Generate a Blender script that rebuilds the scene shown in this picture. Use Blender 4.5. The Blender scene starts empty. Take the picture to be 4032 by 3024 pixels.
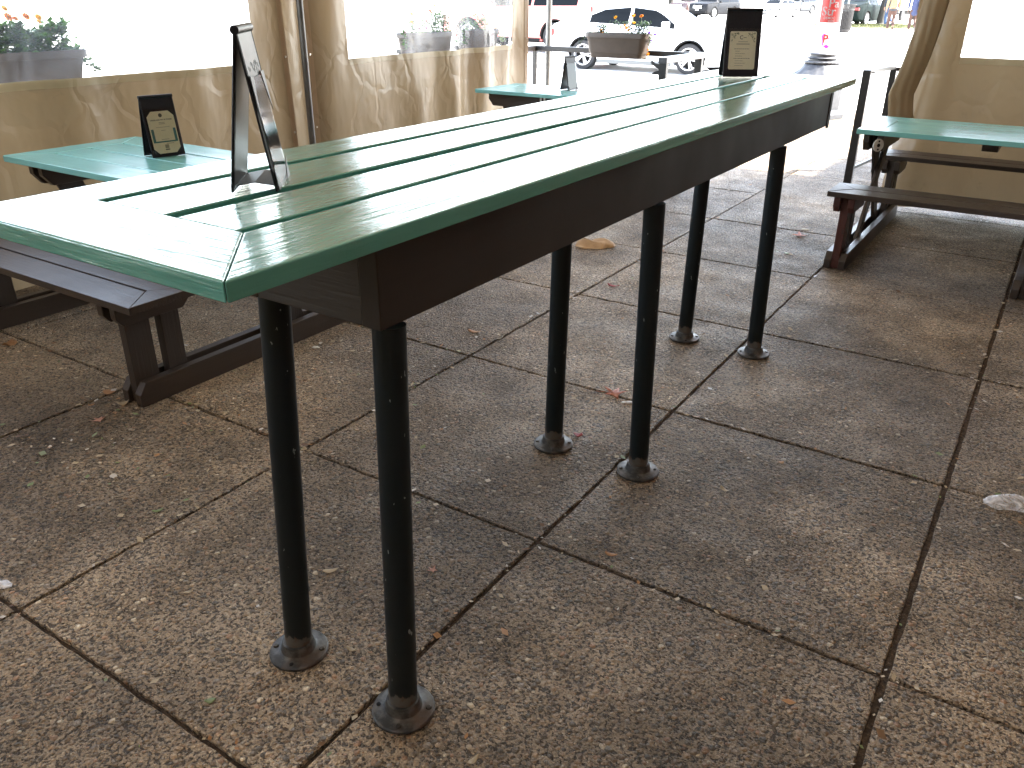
import bpy, bmesh, math, random
import numpy as np
from mathutils import Vector, Matrix
rad = math.radians
random.seed(7)
scene = bpy.context.scene
COL = scene.collection

# ------------------------------------------------------------------ camera
cam_d = bpy.data.cameras.new("camera")
cam = bpy.data.objects.new("camera", cam_d)
COL.objects.link(cam)
R = ((0.8376167274, 0.5462155445, 0.0068408217),
     (0.2400172981, -0.3567572432, -0.9028377296),
     (-0.4907034894, 0.7578739000, -0.4299270137))
M = Matrix(((R[0][0], -R[1][0], -R[2][0], 0.0),
            (R[0][1], -R[1][1], -R[2][1], 0.0),
            (R[0][2], -R[1][2], -R[2][2], 1.3957),
            (0, 0, 0, 1)))
cam.matrix_world = M
cam_d.sensor_width = 36.0
cam_d.lens = 3224.6 / 4032 * 36
cam_d.clip_start = 0.02
cam_d.clip_end = 2000
scene.camera = cam
# ------------------------------------------------------------------ world, sun, exposure
SUN_EL, SUN_AZ = 52.0, 62.0          # azimuth from +Y towards +X
w = bpy.data.worlds.new("World"); scene.world = w; w.use_nodes = True
nt = w.node_tree; nt.nodes.clear()
sky = nt.nodes.new('ShaderNodeTexSky'); sky.sky_type = 'NISHITA'; sky.sun_disc = False
sky.sun_elevation = rad(SUN_EL); sky.sun_rotation = rad(SUN_AZ)
sky.dust_density = 0.8; sky.ozone_density = 1.0
bgd = nt.nodes.new('ShaderNodeBackground'); bgd.inputs[1].default_value = 0.15
wo = nt.nodes.new('ShaderNodeOutputWorld')
hs = nt.nodes.new('ShaderNodeHueSaturation'); hs.inputs['Saturation'].default_value = .55
nt.links.new(sky.outputs[0], hs.inputs['Color']); nt.links.new(hs.outputs[0], bgd.inputs[0]); nt.links.new(bgd.outputs[0], wo.inputs[0])
sd = bpy.data.lights.new("sun", 'SUN'); sd.energy = 3.6; sd.angle = rad(0.5); sd.color = (1.0, 0.95, 0.87)
sun = bpy.data.objects.new("sun", sd); COL.objects.link(sun)
sdir = Vector((math.cos(rad(SUN_EL)) * math.sin(rad(SUN_AZ)), math.cos(rad(SUN_EL)) * math.cos(rad(SUN_AZ)), math.sin(rad(SUN_EL))))
sun.rotation_euler = sdir.to_track_quat('Z', 'Y').to_euler()
scene.view_settings.view_transform = 'Standard'
scene.view_settings.look = 'None'
scene.view_settings.gamma = 1.0
scene.view_settings.exposure = 3.75
scene.cycles.max_bounces = 10
scene.cycles.diffuse_bounces = 6
scene.cycles.transparent_max_bounces = 12
scene.cycles.sample_clamp_indirect = 6.0

# ------------------------------------------------------------------ helpers
class MB:
    """collects shapes and links them as one mesh"""
    def __init__(s): s.v = []; s.f = []; s.mi = []
    def add(s, vs, fs, mi=0):
        o = len(s.v); s.v += [tuple(p) for p in vs]
        for f in fs: s.f.append(tuple(i + o for i in f)); s.mi.append(mi)
        return s
    def box(s, x0, x1, y0, y1, z0, z1, T=None, mi=0):
        vs = [Vector((x, y, z)) for z in (z0, z1) for y in (y0, y1) for x in (x0, x1)]
        if T is not None: vs = [T @ p for p in vs]
        return s.add(vs, [(0, 2, 3, 1), (4, 5, 7, 6), (0, 1, 5, 4), (2, 6, 7, 3), (0, 4, 6, 2), (1, 3, 7, 5)], mi)
    def prism(s, poly, a, b, axis='z', T=None, mi=0):
        n = len(poly)
        def P(p, h):
            v = {'z': (p[0], p[1], h), 'x': (h, p[0], p[1]), 'y': (p[0], h, p[1])}[axis]
            v = Vector(v); return T @ v if T is not None else v
        vs = [P(p, a) for p in poly] + [P(p, b) for p in poly]
        fs = [tuple(range(n))[::-1], tuple(range(n, 2 * n))] + [(i, (i + 1) % n, n + (i + 1) % n, n + i) for i in range(n)]
        return s.add(vs, fs, mi)
    def tube(s, p, q, r0, r1=None, n=16, caps=True, mi=0):
        r1 = r0 if r1 is None else r1
        p = Vector(p); q = Vector(q); d = (q - p).normalized()
        u = d.orthogonal().normalized(); v = d.cross(u)
        vs = []
        for c, r in ((p, r0), (q, r1)):
            vs += [c + (u * math.cos(2 * math.pi * i / n) + v * math.sin(2 * math.pi * i / n)) * r for i in range(n)]
        fs = [(i, (i + 1) % n, n + (i + 1) % n, n + i) for i in range(n)]
        if caps: fs += [tuple(range(n))[::-1], tuple(range(n, 2 * n))]
        return s.add(vs, fs, mi)
    def path(s, pts, r, n=6, mi=0):
        for a, b in zip(pts[:-1], pts[1:]): s.tube(a, b, r, n=n, mi=mi)
        return s
    def lathe(s, prof, c=(0, 0, 0), n=32, axis='z', T=None, mi=0, mod=None):
        vs = []; m = len(prof)
        for i in range(n):
            a = 2 * math.pi * i / n
            for j, (r, h) in enumerate(prof):
                rr = r * (mod(a, j) if mod else 1)
                if axis == 'z': p = (rr * math.cos(a), rr * math.sin(a), h)
                elif axis == 'y': p = (rr * math.cos(a), h, rr * math.sin(a))
                else: p = (h, rr * math.cos(a), rr * math.sin(a))
                p = Vector(p) + Vector(c)
                vs.append(T @ p if T is not None else p)
        fs = []
        for i in range(n):
            k = (i + 1) % n
            for j in range(m - 1): fs.append((i * m + j, k * m + j, k * m + j + 1, i * m + j + 1))
        return s.add(vs, fs, mi)
    def build(s, name, mats, parent=None, smooth=False, bevel=0, seg=2, auto=None):
        me = bpy.data.meshes.new(name); me.from_pydata(s.v, [], s.f); me.update()
        if not isinstance(mats, (list, tuple)): mats = [mats]
        for m in mats: me.materials.append(m)
        me.polygons.foreach_set('material_index', s.mi)
        bm = bmesh.new(); bm.from_mesh(me)
        bmesh.ops.remove_doubles(bm, verts=bm.verts, dist=1e-6)
        bmesh.ops.recalc_face_normals(bm, faces=bm.faces); bm.to_mesh(me); bm.free()
        o = bpy.data.objects.new(name, me); COL.objects.link(o)
        if parent is not None: o.parent = parent
        if smooth or auto is not None:
            for p in me.polygons: p.use_smooth = True
        if auto is not None: me.set_sharp_from_angle(angle=rad(auto))
        if bevel:
            b = o.modifiers.new('bevel', 'BEVEL'); b.width = bevel; b.segments = seg; b.limit_method = 'ANGLE'; b.angle_limit = rad(30)
            for p in me.polygons: p.use_smooth = True
            b.harden_normals = True
        return o
def tag(o, label=None, cat=None, group=None, kind=None):
    if label: o['label'] = label
    if cat: o['category'] = cat
    if group: o['group'] = group
    if kind: o['kind'] = kind
    return o
def thing(name, label, cat, loc=(0, 0, 0), rz=0, group=None):
    o = bpy.data.objects.new(name, None); COL.objects.link(o)
    o.location = loc; o.rotation_euler = (0, 0, rz); o.empty_display_size = .1
    return tag(o, label, cat, group)
def copy_tree(o, parent=None):
    c = o.copy(); COL.objects.link(c)
    if parent is not None: c.parent = parent
    for ch in [x for x in COL.objects if x.parent == o]: copy_tree(ch, c)
    return c
def text_mesh(name, s, size, mat, parent, T, align='LEFT', font_bold=0.0, ext=0.0006, sx=1.0):
    cu = bpy.data.curves.new(name, 'FONT'); cu.body = s; cu.size = size; cu.align_x = align
    cu.extrude = ext; cu.offset = font_bold; cu.resolution_u = 3; cu.space_line = .85
    o = bpy.data.objects.new('tmp_text', cu); COL.objects.link(o)
    dg = bpy.context.evaluated_depsgraph_get(); dg.update()
    me = bpy.data.meshes.new_from_object(o.evaluated_get(dg)); bpy.data.objects.remove(o)
    me.transform(T @ Matrix.Diagonal((sx, 1, 1, 1))); me.materials.clear(); me.materials.append(mat)
    me.name = name
    r = bpy.data.objects.new(name, me); COL.objects.link(r); r.parent = parent
    return r

# ------------------------------------------------------------------ materials
def mat(name, col=(.5, .5, .5), rough=.6, metal=0, spec=.5, coat=0, **k):
    m = bpy.data.materials.new(name); m.use_nodes = True
    b = m.node_tree.nodes['Principled BSDF']
    b.inputs['Base Color'].default_value = (*col, 1); b.inputs['Roughness'].default_value = rough
    b.inputs['Metallic'].default_value = metal; b.inputs['Specular IOR Level'].default_value = spec
    b.inputs['Coat Weight'].default_value = coat
    b.inputs['Coat Roughness'].default_value = .08
    return m
class NT:
    def __init__(s, m): s.m = m; s.t = m.node_tree; s.b = s.t.nodes.get('Principled BSDF'); s.out = s.t.nodes['Material Output']
    def n(s, typ, **k):
        x = s.t.nodes.new(typ)
        for a, v in k.items():
            if a.startswith('i_'):
                kk = a[2:]; kk = int(kk) if kk.isdigit() else kk
                x.inputs[kk].default_value = v
            else: setattr(x, a, v)
        return x
    def l(s, a, b): s.t.links.new(a, b)
    def coords(s, scale=(1, 1, 1), rot=(0, 0, 0), kind='Object'):
        c = s.n('ShaderNodeTexCoord'); mp = s.n('ShaderNodeMapping'); mp.inputs['Scale'].default_value = scale
        mp.inputs['Rotation'].default_value = rot
        s.l(c.outputs[kind], mp.inputs[0]); return mp.outputs[0]
    def noise(s, vec, scale=5, detail=4, rough=.5, dist=0):
        x = s.n('ShaderNodeTexNoise'); x.inputs['Scale'].default_value = scale; x.inputs['Detail'].default_value = detail
        x.inputs['Roughness'].default_value = rough; x.inputs['Distortion'].default_value = dist
        s.l(vec, x.inputs['Vector']); return x.outputs['Fac']
    def ramp(s, fac, stops, interp='LINEAR'):
        x = s.n('ShaderNodeValToRGB'); e = x.color_ramp.elements; x.color_ramp.interpolation = interp
        while len(e) < len(stops): e.new(.5)
        for el, (p, c) in zip(e, stops): el.position = p; el.color = (*c, 1) if len(c) == 3 else c
        s.l(fac, x.inputs[0]); return x.outputs[0]
    def mix(s, fac, a, b, typ='MIX'):
        x = s.n('ShaderNodeMix', data_type='RGBA', blend_type=typ)
        for sock, v in ((x.inputs[0], fac), (x.inputs[6], a), (x.inputs[7], b)):
            if hasattr(v, 'is_output'): s.l(v, sock)
            elif isinstance(v, (int, float)): sock.default_value = v
            else: sock.default_value = (*v, 1)
        return x.outputs[2]
    def math(s, op, a, b=0.0, c=0.0):
        x = s.n('ShaderNodeMath', operation=op)
        for sock, v in zip(x.inputs, (a, b, c)):
            if hasattr(v, 'is_output'): s.l(v, sock)
            else: sock.default_value = v
        return x.outputs[0]
    def mr(s, v, a, b, c, d):
        x = s.n('ShaderNodeMapRange'); s.l(v, x.inputs[0])
        for i, q in enumerate((a, b, c, d)): x.inputs[i + 1].default_value = q
        return x.outputs[0]
    def bump(s, h, strength=.5, dist=.01, prev=None):
        x = s.n('ShaderNodeBump'); x.inputs['Strength'].default_value = strength; x.inputs['Distance'].default_value = dist
        s.l(h, x.inputs['Height'])
        if prev is not None: s.l(prev, x.inputs['Normal'])
        return x.outputs[0]

def wood_paint(name, col, rough, grain_axis='x', coat=0, spec=.5, bumps=.25, wear=0.0, wearcol=(.1, .05, .04), ripple=.35):
    m = mat(name, col, rough, spec=spec, coat=coat); t = NT(m); t.b.inputs['Coat IOR'].default_value = 1.6
    sc = (3, 60, 60) if grain_axis == 'x' else ((60, 3, 60) if grain_axis == 'y' else (60, 60, 3))
    v = t.coords(sc); g = t.noise(v, 1.6, 5, .6, .3)
    v2 = t.coords(tuple(a * .22 + 2 for a in sc)); g2 = t.noise(v2, 1.0, 3, .5, .4)
    v1 = t.coords(); big = t.noise(v1, 2.2, 3, .5)
    c = t.mix(t.mr(g, .35, .7, 0, .22), col, tuple(x * .72 for x in col))
    c = t.mix(t.mr(big, .35, .7, 0, .25), c, tuple(x * 1.18 for x in col))
    if wear:
        wn = t.noise(t.coords((18, 18, 18)), 1.0, 6, .7)
        c = t.mix(t.mr(wn, .62 - wear * .1, .66, 0, .8), c, wearcol)
    t.l(c, t.b.inputs['Base Color'])
    rr = t.mr(big, .3, .7, rough * .8, rough * 1.3); t.l(rr, t.b.inputs['Roughness'])
    b0 = t.bump(t.noise(v1, 240, 2, .5), .5 if coat else .15, .0007); b1 = t.bump(g, bumps, .0034, b0); b2 = t.bump(g2, ripple, .008, b1)
    t.l(b2, t.b.inputs['Normal'])
    if coat: t.l(b2, t.b.inputs['Coat Normal'])
    return m
TEAL = (.085, .32, .27)
M_teal_x = wood_paint('teal_gloss_paint_x', TEAL, .16, 'x', spec=.6, bumps=.5, coat=.6, ripple=.6)
M_teal_y = wood_paint('teal_gloss_paint_y', TEAL, .16, 'y', spec=.6, bumps=.5, coat=.6, ripple=.5)
TEAL2 = (.20, .50, .47)
M_teal2_x = wood_paint('light_teal_paint', TEAL2, .2, 'x', spec=.55, bumps=.3)
M_brown_x = wood_paint('brown_paint_x', (.045, .032, .024), .38, 'x', bumps=.5)
M_brown_y = wood_paint('brown_paint_y', (.045, .032, .024), .38, 'y', bumps=.5)
M_brown_z = wood_paint('brown_paint_z', (.042, .031, .024), .45, 'z', bumps=.5)
M_red_z = wood_paint('worn_reddish_brown_paint', (.075, .022, .015), .45, 'z', bumps=.5, wear=.4, wearcol=(.03, .025, .02))
M_apron_y = wood_paint('apron_brown_y', (.040, .030, .023), .6, 'y', bumps=.12, ripple=.06, spec=.3)
M_apron_x = wood_paint('apron_brown_x', (.040, .030, .023), .5, 'x', bumps=.55, ripple=.1)

def pole_mat():
    m = mat('dark_green_black_pipe_paint', (.005, .011, .014), .42, spec=.35); t = NT(m)
    c = t.coords(); n = t.noise(t.coords((1, 1, .4)), 95, 2, .5); chips = t.mr(n, .725, .74, 0, 1)
    sep = t.n('ShaderNodeSeparateXYZ'); t.l(c, sep.inputs[0])
    n2 = t.noise(t.coords((1, 1, .4)), 40, 4, .6)
    low = t.math('SUBTRACT', t.math('ADD', .068, t.math('MULTIPLY', n2, .085)), sep.outputs[2])
    low = t.mr(low, .045, .05, 0, 1)
    base = t.mix(chips, (.005, .011, .014), (.28, .31, .30))
    rust = t.mix(t.mr(t.noise(c, 30, 4, .6), .45, .6, 0, 1), (.10, .095, .085), (.09, .045, .028))
    col = t.mix(low, base, rust)
    t.l(col, t.b.inputs['Base Color'])
    t.l(t.mr(t.noise(c, 14, 4), .3, .7, .3, .5), t.b.inputs['Roughness'])
    t.l(t.bump(n, .2, .002), t.b.inputs['Normal']); return m
M_pole = pole_mat()
def flange_mat():
    m = mat('worn_cast_iron', (.06, .06, .057), .45, .3); t = NT(m); c = t.coords()
    n = t.noise(c, 26, 6, .65); n2 = t.noise(c, 9, 4, .6)
    col = t.mix(t.mr(n, .4, .65, 0, 1), (.035, .036, .036), (.15, .15, .14))
    col = t.mix(t.mr(n2, .5, .68, 0, .8), col, (.09, .05, .032))
    t.l(col, t.b.inputs['Base Color']); t.l(t.bump(n, .5, .004), t.b.inputs['Normal']); return m
M_flange = flange_mat()
M_screw = mat('screw_dark_metal', (.08, .075, .07), .4, .8)
M_hole = mat('screw_hole_black', (.006, .005, .005), .9)

def aggregate():
    m = mat('exposed_aggregate_concrete', (.2, .16, .12), .5, spec=.32); t = NT(m)
    c = t.coords(); big = t.noise(c, .9, 4, .55); mid = t.noise(c, 4.5, 4, .6)
    fine = t.noise(c, 210, 3, .6)
    warp = t.n('ShaderNodeTexNoise'); warp.inputs['Scale'].default_value = 30; warp.inputs['Detail'].default_value = 2; t.l(c, warp.inputs['Vector'])
    wv = t.n('ShaderNodeMixRGB'); wv.blend_type = 'ADD'; wv.inputs[0].default_value = .012; t.l(c, wv.inputs[1]); t.l(warp.outputs['Color'], wv.inputs[2])
    def vor(scale, sm=False):
        x = t.n('ShaderNodeTexVoronoi'); x.inputs['Scale'].default_value = scale
        if sm: x.feature = 'SMOOTH_F1'; x.inputs['Smoothness'].default_value = .15
        x.inputs['Randomness'].default_value = .95
        t.l(wv.outputs[0], x.inputs['Vector']); return x
    A = vor(66); B = vor(125)
    def dome(v, r): return t.mr(v.outputs['Distance'], 0, r, 1, 0)
    # random per pebble presence
    sA = t.n('ShaderNodeSeparateColor'); t.l(A.outputs['Color'], sA.inputs[0])
    sB = t.n('ShaderNodeSeparateColor'); t.l(B.outputs['Color'], sB.inputs[0])
    radA = t.mr(sA.outputs[1], 0, 1, .10, .60); radB = t.mr(sB.outputs[1], 0, 1, .1, .58)
    dA = t.math('SUBTRACT', 1, t.math('DIVIDE', A.outputs['Distance'], radA))
    dB = t.math('SUBTRACT', 1, t.math('DIVIDE', B.outputs['Distance'], radB))
    cA = t.mr(dA, 0, .12, 0, 1); cB = t.mr(dB, 0, .15, 0, 1)
    hA = t.math('SQRT', t.math('MAXIMUM', dA, 0.0)); hB = t.math('MULTIPLY', t.math('SQRT', t.math('MAXIMUM', dB, 0.0)), .6)
    stops = [(0, (.32, .23, .145)), (.13, (.14, .10, .07)), (.27, (.26, .19, .125)), (.40, (.085, .068, .052)), (.54, (.36, .27, .18)), (.63, (.18, .13, .085)), (.73, (.055, .053, .050)), (.83, (.30, .18, .11)), (.90, (.24, .21, .18)), (.965, (.55, .48, .37))]
    colA = t.ramp(sA.outputs[0], stops, 'CONSTANT'); colB = t.ramp(sB.outputs[0], stops, 'CONSTANT')
    matrix = t.mix(t.mr(mid, .3, .7, 0, 1), (.19, .150, .104), (.43, .350, .255))
    matrix = t.mix(t.mr(fine, .35, .7, 0, .6), matrix, (.035, .026, .02))
    pit = t.noise(wv.outputs[0], 112, 2, .55); matrix = t.mix(t.mr(pit, .53, .60, 0, .85), matrix, (.022, .016, .011))  # pits also darkened in the colour, painting in the shade they would hold
    bl = (.35, .29, .215); colA = t.mix(.22, colA, bl); colB = t.mix(.35, colB, bl)
    col = t.mix(cB, matrix, colB); col = t.mix(cA, col, colA)
    stain_light = t.ramp(big, [(.32, (.62, .60, .57)), (.48, (1.12, 1.08, 1.02)), (.62, (1.95, 1.87, 1.74))])  # staining, with soft light and dark patches from the openings painted in
    col = t.mix(1.0, col, stain_light, 'MULTIPLY')
    edge = t.noise(c, 2.1, 5, .7); col = t.mix(t.mr(edge, .6, .75, 0, .45), col, (.05, .036, .028))
    t.l(col, t.b.inputs['Base Color'])
    t.l(t.mr(t.math('ADD', mid, t.math('MULTIPLY', cA, .1)), .3, .8, .72, .46), t.b.inputs['Roughness'])
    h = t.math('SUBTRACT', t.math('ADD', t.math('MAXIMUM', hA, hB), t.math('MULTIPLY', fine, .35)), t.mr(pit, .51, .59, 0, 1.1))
    t.l(t.bump(h, 1.0, .012, t.bump(mid, .3, .02)), t.b.inputs['Normal'])
    return m
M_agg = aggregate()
def dirt_mat():
    m = mat('joint_dirt', (.03, .02, .014), .9); t = NT(m); n = t.noise(t.coords(), 90, 5, .7)
    t.l(t.ramp(n, [(.35, (.020, .013, .008)), (.55, (.075, .048, .028)), (.72, (.20, .14, .085))]), t.b.inputs['Base Color'])
    t.l(t.bump(n, .8, .01), t.b.inputs['Normal']); return m
M_dirt = dirt_mat()
def concrete(name, a, b, sc=6):
    m = mat(name, a, .8); t = NT(m); n = t.noise(t.coords(), sc, 6, .6); n2 = t.noise(t.coords(), sc * 20, 3, .6)
    t.l(t.mix(t.mr(n, .3, .7, 0, 1), a, b), t.b.inputs['Base Color']); t.l(t.bump(n2, .3, .01), t.b.inputs['Normal']); return m
M_walk = concrete('pale_concrete_pavement', (.50, .47, .43), (.60, .57, .53), 2)
M_road = concrete('worn_pale_concrete_road', (.44, .43, .42), (.55, .53, .51), 1.2)
M_kerb = concrete('kerb_concrete', (.45, .44, .42), (.55, .53, .5), 5)

def tarp_mat(name, col, tr=.35):
    m = mat(name, col, .32, spec=.5); t = NT(m)
    c = t.coords(); st = t.noise(t.coords((1, 1, .35)), 2.4, 5, .6); sm = t.noise(c, 9, 5, .65); cr = t.noise(t.coords((1, 1, 1)), 5, 3, .5, 1.6)
    cc = t.mix(t.mr(st, .5, .75, 0, .35), col, tuple(x * .55 for x in col))
    cc = t.mix(t.mr(sm, .62, .8, 0, .5), cc, tuple(x * .45 for x in col))
    t.l(cc, t.b.inputs['Base Color'])
    vo = t.n('ShaderNodeTexVoronoi'); vo.feature = 'DISTANCE_TO_EDGE'; vo.inputs['Scale'].default_value = 3.2; wv = t.n('ShaderNodeMixRGB'); wv.blend_type = 'ADD'; wv.inputs[0].default_value = .25; t.l(t.coords((1, 1, .6)), wv.inputs[1]); nn = t.n('ShaderNodeTexNoise'); nn.inputs['Scale'].default_value = 4; t.l(c, nn.inputs['Vector']); t.l(nn.outputs['Color'], wv.inputs[2]); t.l(wv.outputs[0], vo.inputs['Vector'])
    crease = t.mr(vo.outputs['Distance'], 0, .10, 0, 1)
    bm_ = t.bump(t.noise(t.coords((1, 1, .45)), 7, 2, .45, 0), .5, .02, t.bump(crease, .22, .012, t.bump(t.noise(t.coords((1, 1, .15)), 3.2, 1, .4), .6, .05))); t.l(bm_, t.b.inputs['Normal'])
    tl = t.n('ShaderNodeBsdfTranslucent'); t.l(cc, tl.inputs[0]); t.l(bm_, tl.inputs['Normal'])
    mx = t.n('ShaderNodeMixShader'); mx.inputs[0].default_value = tr
    t.l(t.b.outputs[0], mx.inputs[1]); t.l(tl.outputs[0], mx.inputs[2]); t.l(mx.outputs[0], t.out.inputs[0]); return m
M_tarp = tarp_mat('tan_vinyl_tarp', (.275, .200, .112), .13)
M_hemband = tarp_mat('pale_welded_band', (.46, .38, .24), .10)
M_flap = tarp_mat('soiled_tan_tarp', (.36, .27, .16), .22)
M_tarp_edge = tarp_mat('tan_webbing_hem', (.36, .25, .15), .2)
M_roof = tarp_mat('tan_canopy_fabric', (.46, .37, .26), .075)
def vinyl():
    m = bpy.data.materials.new('clear_vinyl_window'); m.use_nodes = True; t = NT(m); t.t.nodes.remove(t.b)
    tp = t.n('ShaderNodeBsdfTransparent'); tp.inputs[0].default_value = (.80, .82, .82, 1)
    gl = t.n('ShaderNodeBsdfGlossy'); gl.inputs['Roughness'].default_value = .08
    tl = t.n('ShaderNodeBsdfTranslucent'); tl.inputs[0].default_value = (.9, .92, .93, 1)
    n = t.noise(t.coords((1, 1, .4)), 4, 4, .6, 1.0); b = t.bump(n, .4, .03); t.l(b, gl.inputs['Normal'])
    fr = t.n('ShaderNodeFresnel'); fr.inputs[0].default_value = 1.4; t.l(b, fr.inputs['Normal'])
    m1 = t.n('ShaderNodeMixShader'); t.l(t.mr(n, .3, .75, .0, .10), m1.inputs[0]); t.l(tp.outputs[0], m1.inputs[1]); t.l(tl.outputs[0], m1.inputs[2])
    m2 = t.n('ShaderNodeMixShader'); t.l(fr.outputs[0], m2.inputs[0]); t.l(m1.outputs[0], m2.inputs[1]); t.l(gl.outputs[0], m2.inputs[2])
    t.l(m2.outputs[0], t.out.inputs[0]); return m
M_vinyl = vinyl()
def clearpvc():
    m = bpy.data.materials.new('clear_plastic'); m.use_nodes = True; t = NT(m); t.t.nodes.remove(t.b)
    tp = t.n('ShaderNodeBsdfTransparent'); gl = t.n('ShaderNodeBsdfGlossy'); gl.inputs['Roughness'].default_value = .07
    fr = t.n('ShaderNodeFresnel'); fr.inputs[0].default_value = 1.35
    m2 = t.n('ShaderNodeMixShader'); t.l(fr.outputs[0], m2.inputs[0]); t.l(tp.outputs[0], m2.inputs[1]); t.l(gl.outputs[0], m2.inputs[2])
    t.l(m2.outputs[0], t.out.inputs[0]); return m
M_pvc = clearpvc()
def noisy(name, a, b, sc, rough=.5, bump=.3, dist=.005, metal=0, spec=.5, lo=.35, hi=.65, stretch=(1, 1, 1)):
    m = mat(name, a, rough, metal, spec); t = NT(m); n = t.noise(t.coords(stretch), sc, 5, .6)
    t.l(t.mix(t.mr(n, lo, hi, 0, 1), a, b), t.b.inputs['Base Color'])
    if bump: t.l(t.bump(n, bump, dist), t.b.inputs['Normal'])
    return m
M_leather = noisy('black_leatherette', (.005, .005, .008), (.010, .010, .014), 160, .42, .35, .0008, spec=.3)
M_leather_in = noisy('black_leatherette_inner', (.015, .018, .021), (.022, .025, .028), 60, .3, .2, .001)
M_stitch = mat('black_edge_piping', (.01, .01, .012), .5)
M_card = noisy('cream_card', (.78, .72, .50), (.82, .76, .55), 30, .6, 0)
M_cardw = noisy('white_card', (.84, .84, .80), (.88, .87, .83), 30, .5, 0)
M_ink = mat('grey_print', (.13, .12, .09), .7)
M_inkl = mat('pale_print', (.34, .31, .22), .7)
M_inkteal = mat('teal_print', (.05, .19, .19), .6)
M_inkgreen = noisy('leaf_green_print', (.08, .12, .06), (.25, .26, .15), 400, .7, 0)
M_galv = noisy('galvanised_tube', (.11, .11, .105), (.17, .165, .16), 35, .42, .15, .002, .55, stretch=(1, 1, .3))
M_black = noisy('black_powder_coat', (.012, .011, .011), (.02, .018, .017), 30, .4, .1, .002)
M_darkrail = noisy('dark_brown_rail_paint', (.006, .0045, .004), (.012, .009, .008), 40, .4, .2, .003)
M_planter = noisy('brown_plastic_planter', (.058, .043, .033), (.07, .053, .041), 12, .5, .1, .002)
M_soil = noisy('potting_soil', (.02, .013, .008), (.05, .035, .02), 60, .9, .8, .01)
def leafm(name, a, b, tr=.35):
    m = mat(name, a, .5); t = NT(m); g = t.n('ShaderNodeNewGeometry')
    oi = t.noise(t.coords(), 22, 3, .6)
    col = t.mix(t.mr(oi, .3, .7, 0, 1), a, b); t.l(col, t.b.inputs['Base Color'])
    tl = t.n('ShaderNodeBsdfTranslucent'); t.l(col, tl.inputs[0]); mx = t.n('ShaderNodeMixShader'); mx.inputs[0].default_value = tr
    t.l(t.b.outputs[0], mx.inputs[1]); t.l(tl.outputs[0], mx.inputs[2]); t.l(mx.outputs[0], t.out.inputs[0]); return m
M_leaf = leafm('plant_leaves', (.022, .06, .010), (.07, .14, .03))
M_leafd = leafm('dark_plant_leaves', (.014, .055, .005), (.10, .25, .03))
M_leafs = leafm('sunlit_plant_leaves', (.006, .020, .003), (.022, .055, .008))
M_stem = mat('plant_stem', (.07, .12, .04), .6)
M_org = leafm('orange_petals', (.75, .20, .01), (.85, .34, .02), .3)
M_yel = leafm('yellow_petals', (.85, .55, .03), (.9, .45, .02), .3)
M_redp = leafm('red_petals', (.6, .03, .02), (.7, .08, .04), .3)
M_pur = leafm('purple_petals', (.12, .03, .35), (.2, .06, .5), .3)
M_mag = leafm('magenta_petals', (.5, .03, .25), (.6, .08, .35), .3)
M_bark = noisy('tree_bark', (.016, .013, .010), (.03, .026, .02), 9, .85, .8, .03, stretch=(1, 1, .25))
M_grass = noisy('grass_blades', (.05, .065, .015), (.13, .12, .045), 3, .8, 0)

# ------------------------------------------------------------------ ground, pavements, street
b = MB(); b.box(-900, 900, -900, 900, -1.0, -.25); tag(b.build('ground', M_road), kind='structure')
A_, B_, OX, OY = .9278, .9609, -1.8978, .6739
ys_end = OY + 12 * B_
b = MB(); b.box(OX - 5 * A_, OX + 5 * A_, OY - 3 * B_, ys_end, -.2, -.0085); tag(b.build('joint_filling', M_dirt), kind='structure')
b = MB(); rr = random.Random(3)
for i in range(-5, 5):
    for j in range(-3, 12):
        g = .0055
        x0 = OX + i * A_ + g * rr.uniform(.8, 1.3); x1 = OX + (i + 1) * A_ - g * rr.uniform(.8, 1.3)
        y0 = OY + j * B_ + g * rr.uniform(.8, 1.3); y1 = OY + (j + 1) * B_ - g * rr.uniform(.8, 1.3)
        if i == 1: x1 -= .004
        dz = rr.uniform(-.0012, .0012); n = 22
        pts = []
        jit = lambda: rr.uniform(-.0022, .0022)
        for k in range(n): pts.append((x0 + (x1 - x0) * k / n, y0 + (jit() if k else 0)))
        for k in range(n): pts.append((x1 + (jit() if k else 0), y0 + (y1 - y0) * k / n))
        for k in range(n): pts.append((x1 - (x1 - x0) * k / n, y1 + (jit() if k else 0)))
        for k in range(n): pts.append((x0 + (jit() if k else 0), y1 - (y1 - y0) * k / n))
        b.prism(pts, -.04, dz)
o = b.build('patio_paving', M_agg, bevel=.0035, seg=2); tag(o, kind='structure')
b = MB()
px0, px1 = OX - 5 * A_, OX + 5 * A_
b.box(-60, px0 - .01, -30, 15.3, -.2, 0); b.box(px0 - .01, px1 + .01, ys_end, 15.3, -.2, 0); b.box(px1 + .01, 60, -30, 15.3, -.2, 0)
tag(b.build('pavement', M_walk), kind='structure')
b = MB(); b.box(-60, 60, 15.3, 15.45, -.249, -.004); b.box(-15.2, 60, 35.0, 35.15, -.249, -.004); b.box(-15.35, -15.2, 35.0, 140, -.249, -.004)
tag(b.build('kerb', M_kerb, bevel=.012), kind='structure')
b = MB(); b.box(-15.2, 80, 35.15, 300, -.2, 0.0); tag(b.build('far_pavement', M_walk), kind='structure')
b = MB(); b.box(-300, -60, 15.3, 35.0, -.249, -.21); b.box(-60, 60, 15.45, 35.0, -.249, -.21); b.box(-34, -15.35, 35.0, 140, -.249, -.21); tag(b.build('road', M_road), kind='structure')
b = MB(); b.box(-60, -34, 60.0, 200, -.249, -.06); tag(b.build('opposite_pavement', M_walk), kind='structure')

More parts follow.
